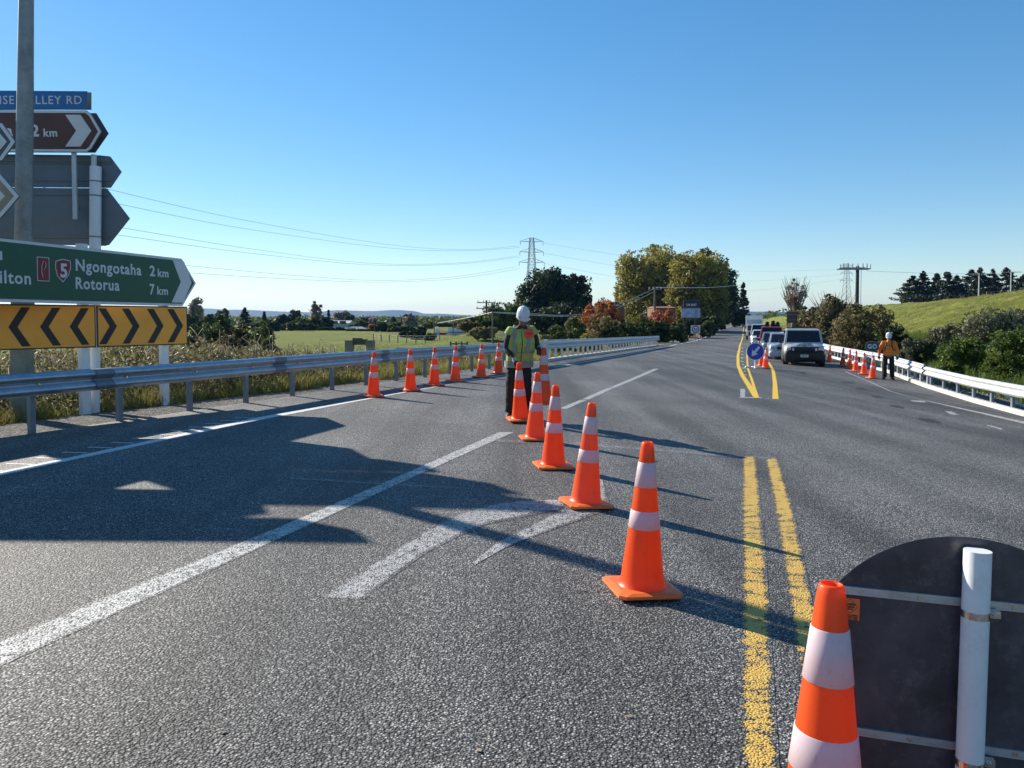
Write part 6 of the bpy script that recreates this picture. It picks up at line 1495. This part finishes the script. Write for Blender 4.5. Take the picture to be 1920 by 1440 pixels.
# far-off wood across the valley floor
n = 52000; D = RS.uniform(330, 900, n); pxs = RS.uniform(-300, 1480, n); x = (pxs - 960) / FPX * D; keep = (x < xl(D) - 15) | (D > 420)
D, x = D[keep], x[keep]; gx = np.floor(x / 13) ; gy = np.floor(D / 26); hsh = np.abs(np.sin(gx * 12.9898 + gy * 78.233) * 43758.5453) % 1
z = ground_z(x, D) + RS.uniform(0, 1, len(D)) * (2.0 + 2.6 * hsh + (D - 330) * .0022); tone = .2 + .5 * hsh
tag(link('distant_wood', leaf_mesh('distant_wood', np.stack([x, D, z], 1), 1.0, MID, tone * .7, flat=.3)), 'hazy far-off treetops filling the valley floor', 'woodland', None, 'stuff')
# shrubs in the near left behind the guardrail (evergreen hedge clumps)
NG = 'dark shrubs beyond the brambles at the left'
for a, b_, yt, D, mt, tn, lb in ((352, 420, 596, 62, MID, .25, 'dark shrub beside the chevron board'), (385, 440, 590, 75, MID, .3, 'clipped-looking green shrub behind the brambles'), (345, 392, 612, 50, GREEN, .4, 'low dark shrub nearest the chevron board end'),
                                 (425, 475, 606, 58, BROWNSH, .3, 'brownish shrub in front of the dark cone-shaped fir'), (455, 520, 603, 48, MID, .35, 'grey-green conifer-like shrub in the brambles, tallest nearby'), (480, 522, 628, 36, MID, .3, 'small grey-green conifer shrub at the field corner'), (400, 455, 622, 44, BROWNSH, .35, 'low brown-green shrub above the dry brambles')):
    tree('garden_shrub', lb, a, b_, yt, D, mt, 80, 60, max(.05, D * .0013), NG, lobes=[(0, 0, .5, .47, .45, .46), (.1, 0, .62, .3, .3, .36)], tone=tn, low=.02, sub=.09)

# ---------------------------------------------------------------- brambles and grass behind the left guardrail
def strip_pts(n, y0, y1, d0, d1, hfun, pw=1.0):
    y = RS.uniform(y0, y1, n); d = RS.uniform(d0, d1, n); x = xl(y) - d * 1.06
    return x, y, d
n = 95000; y = 6 + 30 * RS.uniform(0, 1, n) ** 1.2; d = VD(y) + .45 + RS.uniform(0, 3.6, n); x = xl(y) - d
lump = nz(x, y, 1.6, 1)
top = np.interp(y, [0, 11.3, 12.3, 13.5, 17, 20, 24, 40], [.2, .38, .62, .88, 1.0, .7, .45, .3]) * (.65 + .5 * lump) * np.interp(d - VD(y), [.4, .9, 2.0, 5.2], [.3, .8, 1.1, 1.2])
z = float(0) + road_z(xl(y), y); gzv = ground_z(x, y); zz = gzv + (z + top - gzv) * RS.uniform(0, 1, n) ** .5
tone = np.clip(.45 + .35 * (lump - .5) + np.where(zz < z + .35, .0, -.0), 0, 1)
cl = nz(x, y, .9, 2)
tag(link('brambles', leaf_mesh('brambles', np.stack([x, y, zz], 1), .045, BRAMBLE, .28 + .35 * cl)), 'dry brown bramble thicket behind the left guardrail', 'brambles', None, 'stuff')
# arching dead stems
V = []; b = MB()
for i in range(650):
    yy = 7 + 27 * RS.uniform() ** 1.3; dd = float(VD(yy)) + RS.uniform(.6, 3.6); xx = float(xl(yy)) - dd; z0 = gz(xx, yy); tp = float(np.interp(yy, [0, 10, 12, 13.5, 17, 20, 24, 40], [.4, .5, .9, 1.2, 1.25, .9, .6, .4])) * RS.uniform(.6, 1.15)
    a = RS.uniform(0, 2 * PI); L = RS.uniform(.4, 1.2); z1 = max(z0 + .3, float(road_z(xl(yy), yy)) + (min(tp, .95) if yy < 15.2 else tp))
    b.tube([(xx, yy, z0), (xx + math.cos(a) * L * .4, yy + math.sin(a) * L * .4, z1), (xx + math.cos(a) * L, yy + math.sin(a) * L, z1 - .3 * L)], [.008, .006, .003], 4, caps=False)
tag(b.build('bramble_stems', M['twig']), 'arching dead stems poking out of the brambles', 'brambles', None, 'stuff')
def blades(name, x, y, z, h, w, mat, tone, lean=.5):
    n = len(x); a = RS.uniform(0, 2 * PI, n); dx, dy = np.cos(a), np.sin(a); ln = RS.uniform(.1, 1, n) * lean * h; b_ = RS.uniform(0, 2 * PI, n); lx, ly = np.cos(b_) * ln, np.sin(b_) * ln
    P0 = np.stack([x - dx * w, y - dy * w, z], 1); P1 = np.stack([x + dx * w, y + dy * w, z], 1)
    P2 = np.stack([x + dx * w * .7 + lx * .4, y + dy * w * .7 + ly * .4, z + h * .6], 1); P3 = np.stack([x - dx * w * .7 + lx * .4, y - dy * w * .7 + ly * .4, z + h * .6], 1)
    P4 = np.stack([x + lx, y + ly, z + h], 1); P5 = P4 + np.array([.002, 0, 0])
    V = np.stack([P0, P1, P2, P3, P4, P5], 1).reshape(-1, 3); i = np.arange(n)[:, None] * 6
    F = np.concatenate([i + np.array([[0, 1, 2, 3]]), i + np.array([[3, 2, 5, 4]])], 1).reshape(-1, 4)
    return link(name, np_mesh(name, V, F, mat, False, {'rnd': ('FACE', np.repeat(np.clip(tone + RS.normal(0, .15, n), 0, 1), 2))}))
n = 30000; y = 6 + 30 * RS.uniform(0, 1, n) ** 1.4; d = np.abs(RS.normal(0, .55, n)) + VD(y) - .05 + .2 * np.sin(y * 2.1); x = xl(y) - d; z = ground_z(x, y) - .02
pt = nz(x, y, 1.4, 3)
tag(blades('verge_grass', x, y, z, RS.uniform(.06, .45, n) * (.3 + 1.0 * pt), .005, GRASS, .15 + .7 * nz(x, y, .8, 9), 1.0), 'tufty yellow-green grass at the foot of the brambles', 'grass', None, 'stuff')
# right verge
n = 42000; y = 10 + 50 * RS.uniform(0, 1, n) ** 1.1; d = 1.6 + 5 * RS.uniform(0, 1, n) ** 1.3; x = xr(y) + d; z = ground_z(x, y) - .02
pt = nz(x, y, 3.0, 4)
tag(blades('bank_grass', x, y, z, RS.uniform(.2, .8, n) * (.3 + .8 * pt), .012, LUSH, .3 + .45 * pt, .5), 'long rank grass covering the foot of the right bank', 'grass', None, 'stuff')
n = 60000; y = 16 + 110 * RS.uniform(0, 1, n) ** 1.4; d = 7 + 34 * RS.uniform(0, 1, n) ** 1.2; x = xr(y) + d; z = ground_z(x, y) - .02
pt = nz(x, y, 5.0, 5)
tag(blades('hill_grass', x, y, z, RS.uniform(.03, .13, n) * (.4 + .9 * pt), .03, GRASS, .25 + .35 * pt, .9), 'tussocky pasture grass on the right hillside', 'grass', None, 'stuff')
n = 26000; y = 20 + 90 * RS.uniform(0, 1, n) ** 1.5; d = 6 + 60 * RS.uniform(0, 1, n); x = xl(y) - d; z = ground_z(x, y) - .02
tag(blades('field_grass', x, y, z, RS.uniform(.05, .22, n), .02, LUSH, np.full(n, .7), .8), 'short green pasture grass in the left field', 'grass', None, 'stuff')
# ground litter in the right verge: scattered stones
b = MB()
for i in range(420):
    yy = RS.uniform(12, 34); xx = float(xr(yy)) + RS.uniform(.35, 2.6); s = RS.uniform(.02, .07); b.ell((xx, yy, gz(xx, yy) + s * .3), (s, s * RS.uniform(.6, 1), s * .6), 6, 4)
tag(b.build('loose_stones', M['concrete']), 'loose stones lying behind the right guardrail', 'stones', None, 'stuff')
# earth bank cutting on the right
def bank(label, pxl, pxr, pyt, D0_, D1_, nm='earth_bank'):
    V = []; F = []; n = 40; m = 12
    for i in range(n + 1):
        f = i / n; D = D0_ + (D1_ - D0_) * f; px_ = pxl + (pxr - pxl) * f; top = at(px_, pyt + 3 * math.sin(f * 9) + RS.uniform(-.8, .8), D)
        for j in range(m + 1):
            g = j / m; x = top.x - 1.8 * (1 - g) ** 1.5 * 2; zz_ = gz(x, D) - .3 + (top.z - gz(x, D) + .3) * g; V.append((x + RS.normal(0, .12), D + RS.normal(0, .1), zz_))
    for i in range(n):
        for j in range(m): a = i * (m + 1) + j; F.append((a, a + m + 1, a + m + 2, a + 1))
    o = link(nm, np_mesh(nm, V, F, M['rock'])); s = o.modifiers.new('solid', 'SOLIDIFY'); s.thickness = 1.2; s.offset = -1
    return tag(o, None, None, None, 'structure')

# leaves on the road
b = MB()
for x, yv in ((935, 1158), (898, 1414), (1095, 1112), (420, 1380), (1180, 1350)):
    p = gp(x, yv); z = float(road_z(p.x, p.y)) + .015; a = RS.uniform(0, 6); s = .016
    c = Vector((p.x, p.y, z)); u = Vector((math.cos(a), math.sin(a), 0)); v = Vector((-u.y, u.x, 0))
    l = MB().add([c - u * s * 1.3, c + v * s * .6 + Vector((0, 0, .004)), c + u * s * 1.3 + Vector((0, 0, .006)), c - v * s * .6], [(0, 1, 2, 3)])
    tag(l.build('fallen_leaf', M['twig']), 'single dry leaf on the bare asphalt in the foreground', 'leaf', 'fallen leaves on the asphalt')

# ---------------------------------------------------------------- hills
def hills(name, prof, D, depth, mat, seed=0):
    xs = np.linspace(prof[0][0], prof[-1][0], 260); pr = np.interp(xs, [p[0] for p in prof], [p[1] for p in prof]); V = []; F = []; m = 9
    for k, (px_, yv) in enumerate(zip(xs, pr)):
        c = at(px_, yv, D); hgt = c.z + 6
        for j in range(m + 1):
            f = j / m * 2 - 1; s = (1 - abs(f) ** 1.3); nz = .16 * math.sin(k * .37 + j * 1.9 + seed) * math.sin(k * .11 + j) * (1 - s) * 1.5 * (abs(f) > .02)
            V.append((c.x * (1 + f * depth / D) if False else c.x, D + f * depth, -6 + hgt * max(0, s + nz * s)))
    for i in range(len(xs) - 1):
        for j in range(m): a = i * (m + 1) + j; F.append((a, a + 1, a + m + 2, a + m + 1))
    return tag(link(name, np_mesh(name, V, F, mat)), kind='structure')
hm, ht, hp_ = nt('hill_forest'); g = N(ht, 'ShaderNodeNewGeometry'); hn = N(ht, 'ShaderNodeTexNoise', Scale=.006, Detail=8.0, Roughness=.7); Lk(ht, g.outputs['Position'], hn.inputs['Vector'])
Lk(ht, ramp(ht, hn.outputs[0], [(.4, (.018, .03, .014)), (.58, (.035, .05, .02)), (.66, (.12, .14, .05))]), hp_.inputs['Base Color']); hp_.inputs['Roughness'].default_value = .95
hills('hills', [(-1400, 575), (-300, 577), (200, 578), (382, 577), (423, 580), (470, 580), (527, 583), (600, 585), (631, 580.5), (663, 581.5), (700, 583), (743, 580.5), (772, 581.5), (795, 588), (830, 587.5), (885, 591), (960, 595), (1100, 592), (1250, 586), (1390, 583.5), (1440, 583.5), (1480, 585), (1560, 586), (1800, 590), (3000, 590)], 7000, 1300, hm, 1)
hills('hills', [(-1400, 588), (200, 586), (420, 590), (520, 594), (640, 593), (760, 596), (900, 598), (1200, 596), (1380, 592), (1450, 592.5), (1560, 594), (3000, 596)], 3800, 700, hm, 5)

# ---------------------------------------------------------------- haze
hz, zt_, zp = nt('haze_air'); zt_.nodes.remove(zp); vp = zt_.nodes.new('ShaderNodeVolumePrincipled'); vp.inputs['Color'].default_value = (.16, .42, .95, 1); vp.inputs['Density'].default_value = HAZE; vp.inputs['Anisotropy'].default_value = 0.2
Lk(zt_, vp.outputs[0], zt_.nodes['Material Output'].inputs['Volume'])
b = MB().box((0, 4400, 65), (14500, 10100, 160)); o = b.build('haze', hz); tag(o, kind='stuff'); o['label'] = 'thin blue haze over the whole valley'; o['category'] = 'haze'
